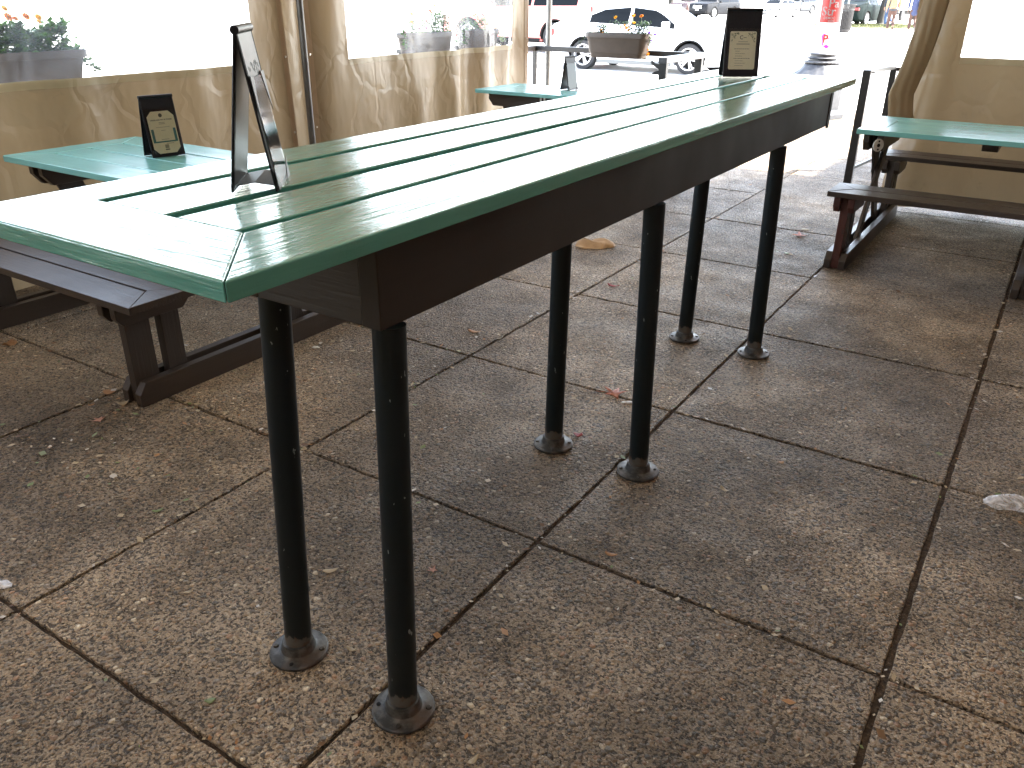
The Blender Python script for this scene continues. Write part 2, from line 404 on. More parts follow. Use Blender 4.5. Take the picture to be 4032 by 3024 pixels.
def grass_patch(name, cx, cy, rx, ry, z, n, label=None):
    b = MB(); r = random.Random(int(cx * 10) + n)
    for _ in range(n):
        a = r.uniform(0, 6.28); q = math.sqrt(r.random()); x = cx + rx * q * math.cos(a); y = cy + ry * q * math.sin(a)
        h = r.uniform(.03, .10) * (1.3 - q); a2 = r.uniform(0, 6.28); ww = .035
        d = Vector((math.cos(a2), math.sin(a2), 0)); p = Vector((x, y, z)); lean = Vector((r.uniform(-.05, .05), r.uniform(-.05, .05), h))
        b.add([p - d * ww, p + d * ww, p + lean], [(0, 1, 2)])
    k = 28; ring = [(cx + rx * 1.02 * math.cos(6.283 * i / k) * (1 + .06 * math.sin(5 * i)), cy + ry * 1.02 * math.sin(6.283 * i / k)) for i in range(k)]
    b.prism(ring, z - .03, z + .02)
    return tag(b.build(name, M_grass), label, 'grass', kind='stuff')

# ------------------------------------------------------------------ timber tops
def timber_top(name, x0, x1, y0, y1, z, th, long_axis, gaps, end, m_long, m_end, parent, jr=0.0025):
    """boards framed by mitred border; gaps = list of (pos, width) across the board direction"""
    b = MB(); W0, W1 = (x0, x1) if long_axis == 'y' else (y0, y1)
    L0, L1 = (y0, y1) if long_axis == 'y' else (x0, x1)
    def P(wv, lv): return (wv, lv) if long_axis == 'y' else (lv, wv)
    a = gaps[0][0] - gaps[0][1] / 2; c = gaps[-1][0] + gaps[-1][1] / 2; e = .0006
    gw0 = gaps[0][1]
    # border boards (long) with mitred ends
    b.prism([P(W0, L0 + e), P(W0, L1 - e), P(a, L1 - end - e), P(a, L0 + end + e)], z - th, z, mi=0)
    b.prism([P(W1, L0 + e), P(W1, L1 - e), P(c, L1 - end - e), P(c, L0 + end + e)], z - th, z, mi=0)
    b.prism([P(W0 + e, L0), P(W1 - e, L0), P(c - e, L0 + end), P(a + e, L0 + end)], z - th, z + .0008, mi=1)
    b.prism([P(W0 + e, L1), P(W1 - e, L1), P(c - e, L1 - end), P(a + e, L1 - end)], z - th, z + .0008, mi=1)
    edges = [g[0] + g[1] / 2 for g in gaps[:-1]], [g[0] - g[1] / 2 for g in gaps[1:]]
    for s0, s1 in zip(*edges): b.prism([P(s0, L0 + end + .0015), P(s1, L0 + end + .0015), P(s1, L1 - end - .0015), P(s0, L1 - end - .0015)], z - th, z - .0006, mi=0)
    return b.build(name, [m_long, m_end], parent, bevel=.0035, seg=3)

# ------------------------------------------------------------------ bar table
BX0, BX1, BY0, BY1, BZ = -1.495, -.83, .6208, 4.09, 1.07
bar = thing('bar_table', 'long high bar table with glossy teal plank top on six dark bolted pipe legs', 'bar table', (-1.05, 2.3, 0))
def rel(o, root): o.matrix_parent_inverse = Matrix.Translation(-Vector(root.location)) if root.rotation_euler.z == 0 else root.matrix_basis.inverted(); return o
rel(timber_top('tabletop', BX0, BX1, BY0, BY1, BZ, .03, 'y', [(-1.358, .022), (-1.174, .031), (-1.006, .019)], .172, M_teal_y, M_teal_x, bar), bar)
b = MB()
b.box(-.94, -.897, .972, 3.985, .872, 1.0395, mi=0)
b.box(-1.25, -1.207, .972, 3.985, .872, 1.0395, mi=0)
b.box(-1.206, -.9405, .974, 1.014, .872, 1.0395, mi=1); b.box(-1.206, -.9405, 3.94, 3.982, .872, 1.0395, mi=1)
b.box(-.898, -.893, 3.945, 3.985, .862, 1.0390, mi=0)
rel(b.build('apron', [M_apron_y, M_apron_x], bar, bevel=.0025), bar)
for yy in (1.5, 2.6, 3.4):
    b = MB(); b.box(-1.2, -.945, yy - .03, yy + .03, 1.0, 1.039); rel(b.build('cross_batten', M_apron_x, bar, bevel=.002), bar)
LEGS = [(-1.2097, .960), (-.893, .960), (-1.2097, 2.1317), (-.893, 2.1317), (-1.2097, 3.2915), (-.893, 3.2915)]
rl = random.Random(5)
for i, (lx, ly) in enumerate(LEGS):
    b = MB(); lx_t = -1.2 if lx < -1 else -.91
    b.tube((0, 0, .012), (lx_t - lx, (.047 if i < 2 else 0), .8715), .0305, n=40)
    leg = b.build('leg', M_pole, bar, auto=40); leg.location = (lx, ly, 0); leg.matrix_parent_inverse = Matrix.Translation(-Vector(bar.location))
    b = MB()
    prof = [(.0, .0), (.064, .0), (.0675, .003), (.0675, .0085), (.0645, .0115), (.046, .0132), (.0405, .0165), (.0375, .024), (.0362, .034), (.0345, .037), (.0305, .0375), (.0, .0375)]
    b.lathe(prof, n=44)
    fl = b.build('base_flange', M_flange, leg, auto=35); fl.rotation_euler = (0, 0, rl.uniform(0, 1.5))
    for k in range(4):
        a = k * math.pi / 2 + .5; p = Vector((math.cos(a) * .0545, math.sin(a) * .0545, .0125))
        b = MB()
        if (k + i) % 4 != 3: b.lathe([(0, .0035), (.0048, .0032), (.0064, .001), (.0066, 0), (.0066, -.001)], n=12); mm = M_screw
        else: b.lathe([(0, .0016), (.0048, .0016), (.0048, 0)], n=12); mm = M_hole
        s = b.build('screw', mm, leg, auto=40); s.location = p

# ------------------------------------------------------------------ picnic tables
def picnic(cx, cy, L, fx, label, reddish=False, battens=(0.0,), disc=False, top_half=.345, group='picnic tables', foot=.45):
    t = thing('picnic_table', label, 'picnic table', (cx, cy, 0), 0, group)
    h = L / 2; th = top_half; wdt = 2 * th; q = wdt / 4
    timber_top('tabletop', -h, h, -th, th, .71, .028, 'x', [(-q, .009), (0, .011), (q, .009)], .13, M_teal2_x, M_teal2_x, t)
    for s in (-1, 1):
        y0, y1 = sorted((s * .545, s * .83)); ym = (y0 + y1) / 2
        b = MB(); e = .11; z = .44
        b.prism([(-h, y0), (h, y0), (h - e, ym - .005), (-h + e, ym - .005)], z - .028, z)
        b.prism([(-h, y1), (h, y1), (h - e, ym + .005), (-h + e, ym + .005)], z - .028, z)
        b.prism([(-h, y0 + .001), (-h, y1 - .001), (-h + e, ym)], z - .028, z + .0012)
        b.prism([(h, y0 + .001), (h, y1 - .001), (h - e, ym)], z - .028, z + .0012)
        b.build('bench', M_brown_x, t, bevel=.003)
    for k, x in enumerate(fx):
        b = MB(); sk = [(-.77, 0), (.77, 0), (.77, .05), (.74, .092), (-.74, .092), (-.77, .05)]
        b.prism(sk, x - .058, x - .0215, 'x'); b.prism(sk, x + .0215, x + .058, 'x')
        b.build('skid', M_brown_y, t, bevel=.003)
        for s in (-1, 1):
            for ya, yb in ((.755, .655), (.61, .53)):
                y0, y1 = sorted((s * ya, s * yb))
                b = MB(); b.box(x - .02, x + .02, y0, y1, .002, .411)
                if reddish and k == 0 and s == -1 and ya > .7: b.box(x - .0212, x + .0212, y0 - .004, y0 + .004, .003, .40)
                b.build('bench_post', M_red_z if (reddish and k == 0 and s == -1 and ya > .7) else M_brown_z, t, bevel=.003)
            p = [(s * .80, .4115), (s * .80, .355), (s * .775, .325), (s * .53, .325), (s * .50, .355), (s * .50, .4115)]
            b = MB(); b.prism(p, x - .055, x - .0215, 'x'); b.prism(p, x + .0215, x + .055, 'x')
            b.build('bench_bracket', M_red_z if (reddish and k == 0 and s == -1) else M_brown_y, t, bevel=.003)
        for s in (-1, 1):
            xx = x + s * .0105
            b = MB(); b.prism([(-s * (foot + .05), .003), (-s * (foot - .05), .003), (s * .26, .680), (s * .13, .680)], xx - .0095, xx + .0095, 'x')
            b.build('diagonal_leg', M_brown_z, t, bevel=.002)
        p = [(-.30, .6815), (-.30, .635), (-.26, .585), (.26, .585), (.30, .635), (.30, .6815)]
        b = MB(); b.prism(p, x - .055, x - .0215, 'x'); b.prism(p, x + .0215, x + .055, 'x')
        b.build('top_bracket', M_brown_y, t, bevel=.003)
    for x in battens:
        p = [(-.28, .6815), (-.28, .66), (-.25, .635), (.25, .635), (.28, .66), (.28, .6815)]
        b = MB(); b.prism(p, x - .04, x + .04, 'x'); b.build('batten', M_brown_y, t, bevel=.003)
    if disc:
        b = MB(); b.lathe([(0, 0), (.036, 0), (.038, .004), (.036, .008), (.0, .008)], axis='y', n=36, T=Matrix.Rotation(math.pi, 4, 'Z'))
        d = b.build('round_bracket', mat('white_plastic', (.6, .6, .56), .4), t, auto=30)
        b = MB()
        for zz, r_ in ((0, .011), (.024, .006), (-.024, .006)): b.lathe([(0, -.0095), (r_, -.0095), (r_, -.007)], (0, 0, zz), axis='y', n=16)
        e = b.build('bolt_hole', M_hole, d); d.location = (fx[0] + .035, -.325, .628); d.rotation_euler = (0, 0, rad(38)); d.scale = (.85, 1, .95)
        tag(d, 'round white plastic bracket with a black centre hole')
    return t
picnic(-3.265, 2.292, 1.59, (-.625, .595), 'low teal picnic table against the left tarp wall with brown bench in front', battens=(0,), foot=.09)
picnic(-.445, 5.515, 1.11, (-.465, .47), 'teal picnic table in front of the right tarp with a worn reddish bench post', reddish=True, battens=(.13,), disc=True, foot=.36)
# third table at the end of the left tarp, on crossed legs
t3 = thing('picnic_table', 'far teal table at the open end of the left tarp, carrying the farthest menu stand', 'picnic table', (-3.15, 5.93, 0), 0, 'picnic tables')
timber_top('tabletop', -.87, .87, -.30, .30, .71, .028, 'x', [(-.15, .009), (0, .01), (.15, .009)], .13, M_teal2_x, M_teal2_x, t3)
for y in (-.17, .17):
    for sx in (-1, 1):
        c = sx * .555
        p = [(c - .24, .6815), (c - .24, .635), (c - .20, .585), (c + .20, .585), (c + .24, .635), (c + .24, .6815)]
        b = MB(); b.prism(p, y - .045, y - .0105, 'y'); b.prism(p, y + .0105, y + .045, 'y'); b.build('top_bracket', M_brown_x, t3, bevel=.003)
        for s in (-1, 1):
            yy = y + s * .0055
            b = MB(); b.prism([(c - s * .20, .003), (c - s * .12, .003), (c + s * .17, .68), (c + s * .09, .68)], yy - .0045, yy + .0045, 'y')
            b.build('crossed_leg', M_brown_z, t3, bevel=.001)

# ------------------------------------------------------------------ tent walls
def fold(u, z, seed, amp):
    v = 0
    r = random.Random(seed)
    for k in range(7):
        f = r.uniform(3, 16); p = r.uniform(0, 6.28); a = r.uniform(.3, 1) / (1 + f * .12); sl = r.uniform(-2.5, 2.5)
        v += a * math.sin(f * u + sl * z + p)
    return amp * v
def tarp(name, label, axis, base, u0, u1, wins, seed, ztop=2.72, zbot=-.004, amp=.028, extra=None, hems=(), step=.035, grp=None):
    """wall in the plane axis=base; u along the wall; wins = [(ua, ub, za, zb)]"""
    root = thing(name, label, 'tarp', (base if axis == 'x' else (u0 + u1) / 2, (u0 + u1) / 2 if axis == 'x' else base, 0), 0, grp)
    def off(u, z):
        d = fold(u, z, seed, amp * (1.0 - .25 * min(z, 2.0) / 2))
        if extra: d += extra(u, z)
        return d
    def P(u, z, dd=0):
        if axis == 'x': return Vector((base + off(u, z) + dd, u, z)) - root.location
        return Vector((u, base + off(u, z) + dd, z)) - root.location
    us = sorted(set([u0, u1] + [q for wn in wins for q in wn[:2]] + list(np.arange(u0 + step, u1 - step / 2, step))))
    zs = sorted(set([zbot, ztop] + [q for wn in wins for q in wn[2:]] + list(np.arange(zbot + .045, ztop - .02, .045))))
    b = MB(); vid = {}
    vs = []; fs = []
    wv = []; wf = []; wid = {}
    for i in range(len(us) - 1):
        for j in range(len(zs) - 1):
            um = (us[i] + us[i + 1]) / 2; zm = (zs[j] + zs[j + 1]) / 2
            win = any(a < um < c and d < zm < e for a, c, d, e in wins)
            V, F, I = (wv, wf, wid) if win else (vs, fs, vid)
            q = []
            for a, c in ((i, j), (i + 1, j), (i + 1, j + 1), (i, j + 1)):
                if (a, c) not in I: I[(a, c)] = len(V); V.append(P(us[a], zs[c]))
                q.append(I[(a, c)])
            F.append(tuple(q))
    b.add(vs, fs); cv = b.build('canvas', M_tarp, root, smooth=True)
    if wf:
        b2 = MB(); b2.add(wv, wf); b2.build('clear_window', M_vinyl, root, smooth=True)
    sgn = 1 if axis == 'x' else -1
    for a, c, d, e in wins:   # welded hem round each window
        b3 = MB(); 
        lo = max(a, u0); hi = min(c, u1); nn = max(2, int((hi - lo) / .05))
        for k in range(nn):
            ua, ub = lo + (hi - lo) * k / nn, lo + (hi - lo) * (k + 1) / nn
            for z0, z1 in ((d - .035, d + .006),):
                b3.add([P(ua, z0, .003 * sgn), P(ub, z0, .003 * sgn), P(ub, z1, .003 * sgn), P(ua, z1, .003 * sgn)], [(0, 1, 2, 3)])
        b3.build('window_hem', M_hemband, root, smooth=True)
    for hu, hw in hems:
        b4 = MB(); nn = 40
        for k in range(nn):
            z0, z1 = zbot + (ztop - zbot) * k / nn, zbot + (ztop - zbot) * (k + 1) / nn
            b4.add([P(hu, z0, .005 * sgn), P(hu + hw, z0, .005 * sgn), P(hu + hw, z1, .005 * sgn), P(hu, z1, .005 * sgn)], [(0, 1, 2, 3)])
        b4.build('hem', M_tarp_edge, root, smooth=True)
        b5 = MB()
        for zz in (.55, 1.02, 1.5, 1.95):
            c = P(hu + hw / 2, zz, .007 * sgn); b5.tube(c, c + Vector((.004 * sgn, 0, 0) if axis == 'x' else (0, .004 * sgn, 0)), .007, n=12)
        b5.build('snap_button', mat('brass_snap', (.55, .5, .42), .3, .8), root)
    return root
tarp('tarp_wall', 'wrinkled tan tarp wall with a long clear window, left of the bar table', 'x', -4.33, .05, 3.985,
     [(.55, 3.72, .985, 2.12)], 11, hems=((3.945, .035),))
tarp('tarp_wall', 'tan tarp flap hanging behind the leaning galvanised pole', 'x', -4.42, 3.94, 4.34, [], 23, hems=())
tarp('tarp_wall', 'tan tarp wall with clear window, between the galvanised pole and the open front', 'x', -4.36, 4.19, 7.14,
     [(4.56, 6.86, .972, 2.12)], 37, hems=((4.195, .05), (7.085, .05)), amp=.03,
     extra=lambda u, z: -.13 * max(0, (u - 5.2) / 2) ** 2)
tarp('tarp_wall', 'tan tarp wall behind the camera side of the tent', 'x', -4.35, -1.75, .02, [(-1.5, -.25, .985, 2.12)], 5)
def drape(u, z):
    e = max(0, (-.72 - u) / .34); return -.10 * e * math.sin(3.1 * e + 2.2 * z) - .05 * e * math.cos(5 * z)
tarp('tarp_wall', 'tan tarp wall with soiled folded edge, behind the right picnic table', 'y', 6.56, -1.02, 3.0,
     [(-.70, .9, 1.03, 2.12)], 51, hems=(), extra=drape, amp=.018, zbot=.03)
# rolled leading edge of the right tarp
b = MB(); pts = []
for k in range(46):
    z = .60 + k * (2.7 - .60) / 45
    x = float(np.interp(z, [.6, .66, .78, 1.0, 1.2, 1.38, 2.0, 2.7], [-1.055, -1.07, -1.088, -1.035, -1.006, -.99, -.955, -.93])); pts.append((x, 6.50 + .012 * math.sin(5 * z), z))
vs = []; fs = []; nq = 17
for k, (x, y, z) in enumerate(pts):
    for q in range(nq):
        a = q / (nq - 1); vs.append((x + a * .15, y - .007 * math.sin(a * math.pi * 1.1 + 1.2 * math.sin(3 * z)) - .0022 * math.sin(a * 19 + z * 7) + .055 * a * a, z))
for k in range(len(pts) - 1):
    for q in range(nq - 1): i = k * nq + q; fs.append((i, i + 1, i + nq + 1, i + nq))
b.add(vs, fs); o = b.build('tarp_flap', M_flap, smooth=True)
sm = o.modifiers.new('thickness', 'SOLIDIFY'); sm.thickness = .004
tag(o, 'loose folded tan flap curling off the left edge of the right tarp wall', 'tarp')
tarp('tarp_wall', 'tan tarp wall closing the back of the tent', 'y', -1.8, -4.3, 3.0, [], 77)
# canopy
b = MB(); zs = {}
n = 14; prof = [(-4.9, 2.66), (-4.0, 2.86), (-1.0, 3.35), (1.9, 2.9), (3.05, 2.74)]
ysn = [-1.9 + k * (8.2 + 1.9) / 24 for k in range(25)]
vs = []; fs = []; xs = np.linspace(-4.9, 3.05, 33)
zz = np.interp(xs, [p[0] for p in prof], [p[1] for p in prof])
for j, y in enumerate(ysn):
    for i, x in enumerate(xs): vs.append((x, y, zz[i] - .03 * math.sin(math.pi * ((y + 1.9) % 2.5) / 2.5)))
for j in range(24):
    for i in range(32): k = j * 33 + i; fs.append((k, k + 1, k + 34, k + 33))
b.add(vs, fs); rf = b.build('tent_canopy', M_roof, smooth=True)
tag(rf, 'tan fabric canopy roof over the patio', 'canopy')
b = MB(); b.prism([(-4.9, 2.22), (-4.9, 2.66), (-4.0, 2.86), (-1.0, 3.35), (1.9, 2.9), (3.05, 2.74), (3.05, 2.2)], 8.18, 8.19, 'y')
b.build('front_valance', M_roof, rf)
# brick building behind the patio on the right
def brick_mat():
    m = mat('red_brick', (.25, .1, .07), .85); t = NT(m); br = t.n('ShaderNodeTexBrick')
    br.inputs['Color1'].default_value = (.22, .085, .055, 1); br.inputs['Color2'].default_value = (.30, .12, .08, 1); br.inputs['Mortar'].default_value = (.3, .27, .24, 1)
    br.inputs['Scale'].default_value = 4.5; t.l(t.coords((1, 1, 1), (0, rad(90), 0)), br.inputs['Vector']); t.l(br.outputs[0], t.b.inputs['Base Color']); return m
bw = thing('restaurant_building', 'brick building wall the tent patio is set against', 'building', (3.1, 3, 0))
b = MB(); b.box(0, 6, -8, 9, -.0, 7); b.build('wall', brick_mat(), bw)

def vtube(name, x, y, r, z0, z1, m, label, cat, n=20, tilt=(0, 0)):
    b = MB(); b.tube((0, 0, z0), (tilt[0], tilt[1], z1), r, n=n); b.lathe([(0, .0), (.07, .0), (.07, .008), (r + .004, .012)], n=24)
    o = b.build(name, m, auto=40); o.location = (x, y, 0); return tag(o, label, cat)
vtube('tent_pole', -4.24, 4.045, .0215, 0, 2.79, M_galv, 'galvanised tent pole between the two left tarp panels', 'pole')
vtube('tent_pole', -4.816, 8.1, .028, 0, 2.66, M_galv, 'galvanised tent pole standing behind the railing at the open corner', 'pole')

# ------------------------------------------------------------------ railings
rail = thing('railing', 'dark metal patio railing left of the entrance, carrying the brown planters', 'railing', (-4.92, 8, 0))
def rpart(name, x0, x1, y0, y1, z0, z1, root, m=M_darkrail, bev=.003):
    b = MB(); b.box(x0, x1, y0, y1, z0, z1); o = b.build(name, m, root, bevel=bev); rel(o, root); return o
rpart('top_rail', -4.95, -3.10, 7.975, 8.025, .855, .905, rail); rpart('top_rail', -4.945, -4.895, .5, 7.974, .855, .905, rail)
rpart('top_rail', -3.115, -3.035, 7.12, 8.035, .857, .907, rail, noisy('grey_worn_rail', (.05, .05, .055), (.09, .09, .10), 30, .35))
for x, y in ((-4.92, 8.0), (-4.92, 6.2), (-4.92, 4.4), (-4.92, 2.6), (-4.92, .8)): rpart('post', x - .02, x + .02, y - .02, y + .02, 0, .8545, rail)
rpart('post', -3.11, -3.04, 7.13, 7.18, 0, .8565, rail, M_black); rpart('post', -3.11, -3.04, 7.96, 8.01, 0, .8565, rail, M_black)
b = MB(); b.prism([(-3.111, .80), (-3.19, .845), (-3.20, .87), (-3.185, .875), (-3.15, .855), (-3.111, .85)], 7.15, 7.157, 'y'); b.prism([(-3.111, .80), (-3.16, .785), (-3.19, .76), (-3.111, .76)], 7.15, 7.157, 'y')
rel(b.build('latch_plate', M_black, rail), rail)
rail2 = thing('railing', 'black metal entrance railing beside the right tarp', 'railing', (-1.385, 7.165, 0))
rpart('post', -1.415, -1.355, 7.14, 7.19, 0, .885, rail2, M_black); rpart('post', -1.345, -1.295, 7.87, 7.92, 0, .866, rail2, M_black)
b = MB()
for (p, q) in (((-1.382, 7.19), (-1.32, 7.868)),):
    T = Matrix.Translation((p[0], p[1], 0)) @ Matrix.Rotation(-math.atan2(q[0] - p[0], q[1] - p[1]), 4, 'Z'); L = math.hypot(q[0] - p[0], q[1] - p[1])
for q_ in ((-.022, .022, 0, L, .852, .884), (-.012, .012, 0, L, .12, .145)):
    b = MB(); b.box(*q_, T); rel(b.build('side_rail', M_black, rail2, bevel=.002), rail2)
rpart('front_rail', -1.294, 3.0, 7.875, 7.915, .835, .866, rail2, M_black); rpart('front_rail', -1.294, 3.0, 7.885, 7.905, .12, .145, rail2, M_black)
b = MB(); pts = [Vector((-1.352, 7.15, .872)), Vector((-1.33, 7.14, .868)), Vector((-1.318, 7.135, .858)), Vector((-1.326, 7.132, .848)), Vector((-1.338, 7.135, .846))]
b.path(pts, .004, 8); rel(b.build('hook', M_galv, rail2), rail2)

# ------------------------------------------------------------------ planters with flowers
def planter(cx, cy, cz, L, D, H, rz, label, grp='planter boxes'):
    root = thing('planter_box', label, 'planter', (cx, cy, cz), rz, grp)
    def ring(l, d, z, rr, n=6):
        out = []
        for sx, sy, a0 in ((1, 1, 0), (-1, 1, 90), (-1, -1, 180), (1, -1, 270)):
            for k in range(n + 1):
                a = rad(a0 + 90 * k / n); out.append((sx * (l / 2 - rr) + rr * math.cos(a), sy * (d / 2 - rr) + rr * math.sin(a), z))
        return out
    prof = [(.78, .70, 0, .035), (.80, .74, .004, .04), (.84, .80, H * .20, .05), (.858, .82, H * .205, .05), (.93, .92, H * .78, .06), (.94, .93, H * .80, .06), (.995, .99, H * .805, .07), (1.0, 1.0, H * .97, .07), (.99, .98, H, .07), (.94, .90, H, .06), (.92, .88, H * .8, .06)]
    b = MB(); vs = []; m = 28
    for sl, sdp, z, r_ in prof: vs += ring(L * sl, D * sdp, z, r_)
    fs = [(i * m + k, i * m + (k + 1) % m, (i + 1) * m + (k + 1) % m, (i + 1) * m + k) for i in range(len(prof) - 1) for k in range(m)]
    fs.append(tuple(range(m))[::-1]); b.add(vs, fs); b.build('box', M_planter, root, auto=35)
    b = MB(); b.prism([(p[0], p[1]) for p in ring(L * .925, D * .885, 0, .06)], H * .70, H * .82); b.build('soil', M_soil, root)
    for s in (-.36, .36):
        b = MB(); b.box(L * s - .02, L * s + .02, D * .40, D * .62, H * .18, H * .34); b.box(L * s - .018, L * s + .018, D * .36, D * .52, -.012, H * .18); b.build('hanging_bracket', M_black, root, bevel=.003)
    return root
def plant(cx, cy, cz, L, D, rz, label, flowers, nleaf=260, h=.13, seed=1, lm=None, trail=True, leafs=.017):
    root = thing('flowering_plant', label, 'plant', (cx, cy, cz), rz, 'flowers in the planter boxes')
    r = random.Random(seed); b = MB(); st = MB()
    clumps = [(r.uniform(-L * .46, L * .46), r.uniform(-D * .3, D * .3), r.uniform(.5, 1.0) * h) for _ in range(max(6, int(L * 22)))]
    def leaf(p, sz):
        a = r.uniform(0, 6.28); el = r.uniform(-.5, .9); d = Vector((math.cos(a) * math.cos(el), math.sin(a) * math.cos(el), math.sin(el)))
        s_ = d.cross(Vector((0, 0, 1))).normalized() * sz * .42; up = d.cross(s_).normalized() * sz * .12
        b.add([p, p + d * sz * .5 + s_ + up, p + d * sz, p + d * sz * .5 - s_ + up], [(0, 1, 2), (0, 2, 3)])
    for k in range(nleaf):
        c = r.choice(clumps); t = r.random() ** .7
        leaf(Vector((c[0] + r.gauss(0, .028), c[1] + r.gauss(0, .028), c[2] * t)), r.uniform(.6, 1.4) * leafs)
    for c in clumps:
        p = Vector((c[0] * .96, c[1] * .9, -.01)); q = Vector((c[0] + r.uniform(-.02, .02), c[1], c[2])); st.path([p, (p + q) / 2 + Vector((r.uniform(-.008, .008), 0, 0)), q], .0016, 5)
    if trail:
        for s in (-1, 1):
            base = Vector((s * L * .47, 0, .0)); pts = [base + Vector((s * .012 * k, -.01 * k, .02 * math.sin(k * .7) - .0012 * k * k)) for k in range(9)]
            st.path(pts, .0018, 5)
            for p in pts: 
                for _ in range(7): leaf(p + Vector((r.gauss(0, .01), r.gauss(0, .01), r.gauss(0, .01))), leafs * 1.3)
    b.add(st.v, st.f, 1); b.build('foliage', [lm or M_leaf, M_stem], root)
    for (fx, fz, fs, fm) in flowers:
        fb = MB(); y = r.uniform(-D * .35, D * .1)
        for layer in range(3):
            npet = 11 - 2 * layer
            for k in range(npet):
                a = 6.283 * k / npet + layer * .3; rr_ = fs * (1 - .27 * layer); zt = fs * (.05 + .25 * layer)
                d = Vector((math.cos(a), math.sin(a) * 1.0, 0)); s_ = Vector((-math.sin(a), math.cos(a), 0)) * fs * .32
                fb.add([Vector((0, 0, 0)), d * rr_ * .6 - s_ + Vector((0, 0, zt)), d * rr_ + Vector((0, 0, zt * .8)), d * rr_ * .6 + s_ + Vector((0, 0, zt))], [(0, 1, 2, 3)])
        fb.lathe([(0, fs * .75), (fs * .35, fs * .6), (fs * .45, fs * .3), (.001, 0)], n=8)
        f = fb.build('flower', fm, root); f.location = (fx, y, fz); f.rotation_euler = (r.uniform(.5, 1.1), r.uniform(-.3, .3), 0)
        sb = MB(); sb.path([Vector((0, 0, 0)), Vector((r.uniform(-.01, .01), .0, -min(.06, max(.02, fz * .8))))], .0015, 5)
        s = sb.build('flower_stem', M_stem, root); s.location = (fx, y, fz)
    return root
# front planter: x from -4.21 to -3.52 at y 7.85, z .83-1.06
planter(-3.865, 7.84, .835, .685, .21, .225, 0, 'brown planter box hung on the front railing before the white car')
plant(-3.865, 7.84, 1.045, .64, .19, 0, 'orange marigolds and purple petunias spilling from the front railing planter',
      [(-.02, .155, .020, M_yel), (-.20, .035, .017, M_org), (.07, .085, .017, M_org), (.10, .065, .02, M_org), (.115, .045, .018, M_yel), (.135, .17, .024, M_org), (.235, .17, .022, M_org), (.03, .07, .016, M_org), (.345, .03, .016, M_pur), (.40, .015, .018, M_pur), (.37, -.04, .013, M_pur), (-.17, .02, .015, M_org), (.33, -.125, .016, M_org), (.325, -.165, .018, M_org), (.17, .11, .016, M_yel)],
      1100, .13, 4, M_leafs, leafs=.019)
planter(-4.80, 6.0, .895, .62, .21, .20, math.pi / 2, 'brown planter box seen through the second left window')
plant(-4.80, 6.0, 1.08, .58, .19, math.pi / 2, 'red and yellow flowers in the planter behind the second left window',
      [(-.25, .10, .02, M_yel), (-.2, .16, .02, M_yel), (-.12, .04, .02, M_mag), (0, .10, .02, M_redp), (.08, .18, .02, M_org), (.15, .12, .018, M_redp), (.2, .06, .018, M_redp), (-.05, .05, .018, M_mag), (.1, .22, .016, M_yel), (.24, .14, .016, M_redp), (-.3, .02, .018, M_mag)], 1100, .19, 9, M_leafd, leafs=.022)
planter(-4.80, 6.78, .895, .5, .21, .20, math.pi / 2, 'brown planter box at the far end of the second left window')
plant(-4.80, 6.78, 1.08, .46, .19, math.pi / 2, 'leafy red flowered plant at the far end of the second left window',
      [(-.1, .10, .016, M_redp), (.05, .14, .016, M_redp), (.15, .06, .016, M_redp)], 460, .15, 10, M_leafd, leafs=.022)
planter(-4.80, 2.47, .90, .80, .22, .20, math.pi / 2, 'brown planter box seen through the first left window at the picture edge')
plant(-4.80, 2.47, 1.085, .70, .19, math.pi / 2, 'bushy marigolds in the planter behind the first left window',
      [(.04, .185, .026, M_org), (.065, .175, .02, M_org), (.13, .185, .024, M_org), (.19, .18, .022, M_yel), (.245, .12, .022, M_org), (.02, .225, .02, M_yel), (.16, .16, .014, M_yel), (-.05, .2, .022, M_org)], 3600, .175, 12, M_leafd, leafs=.036)

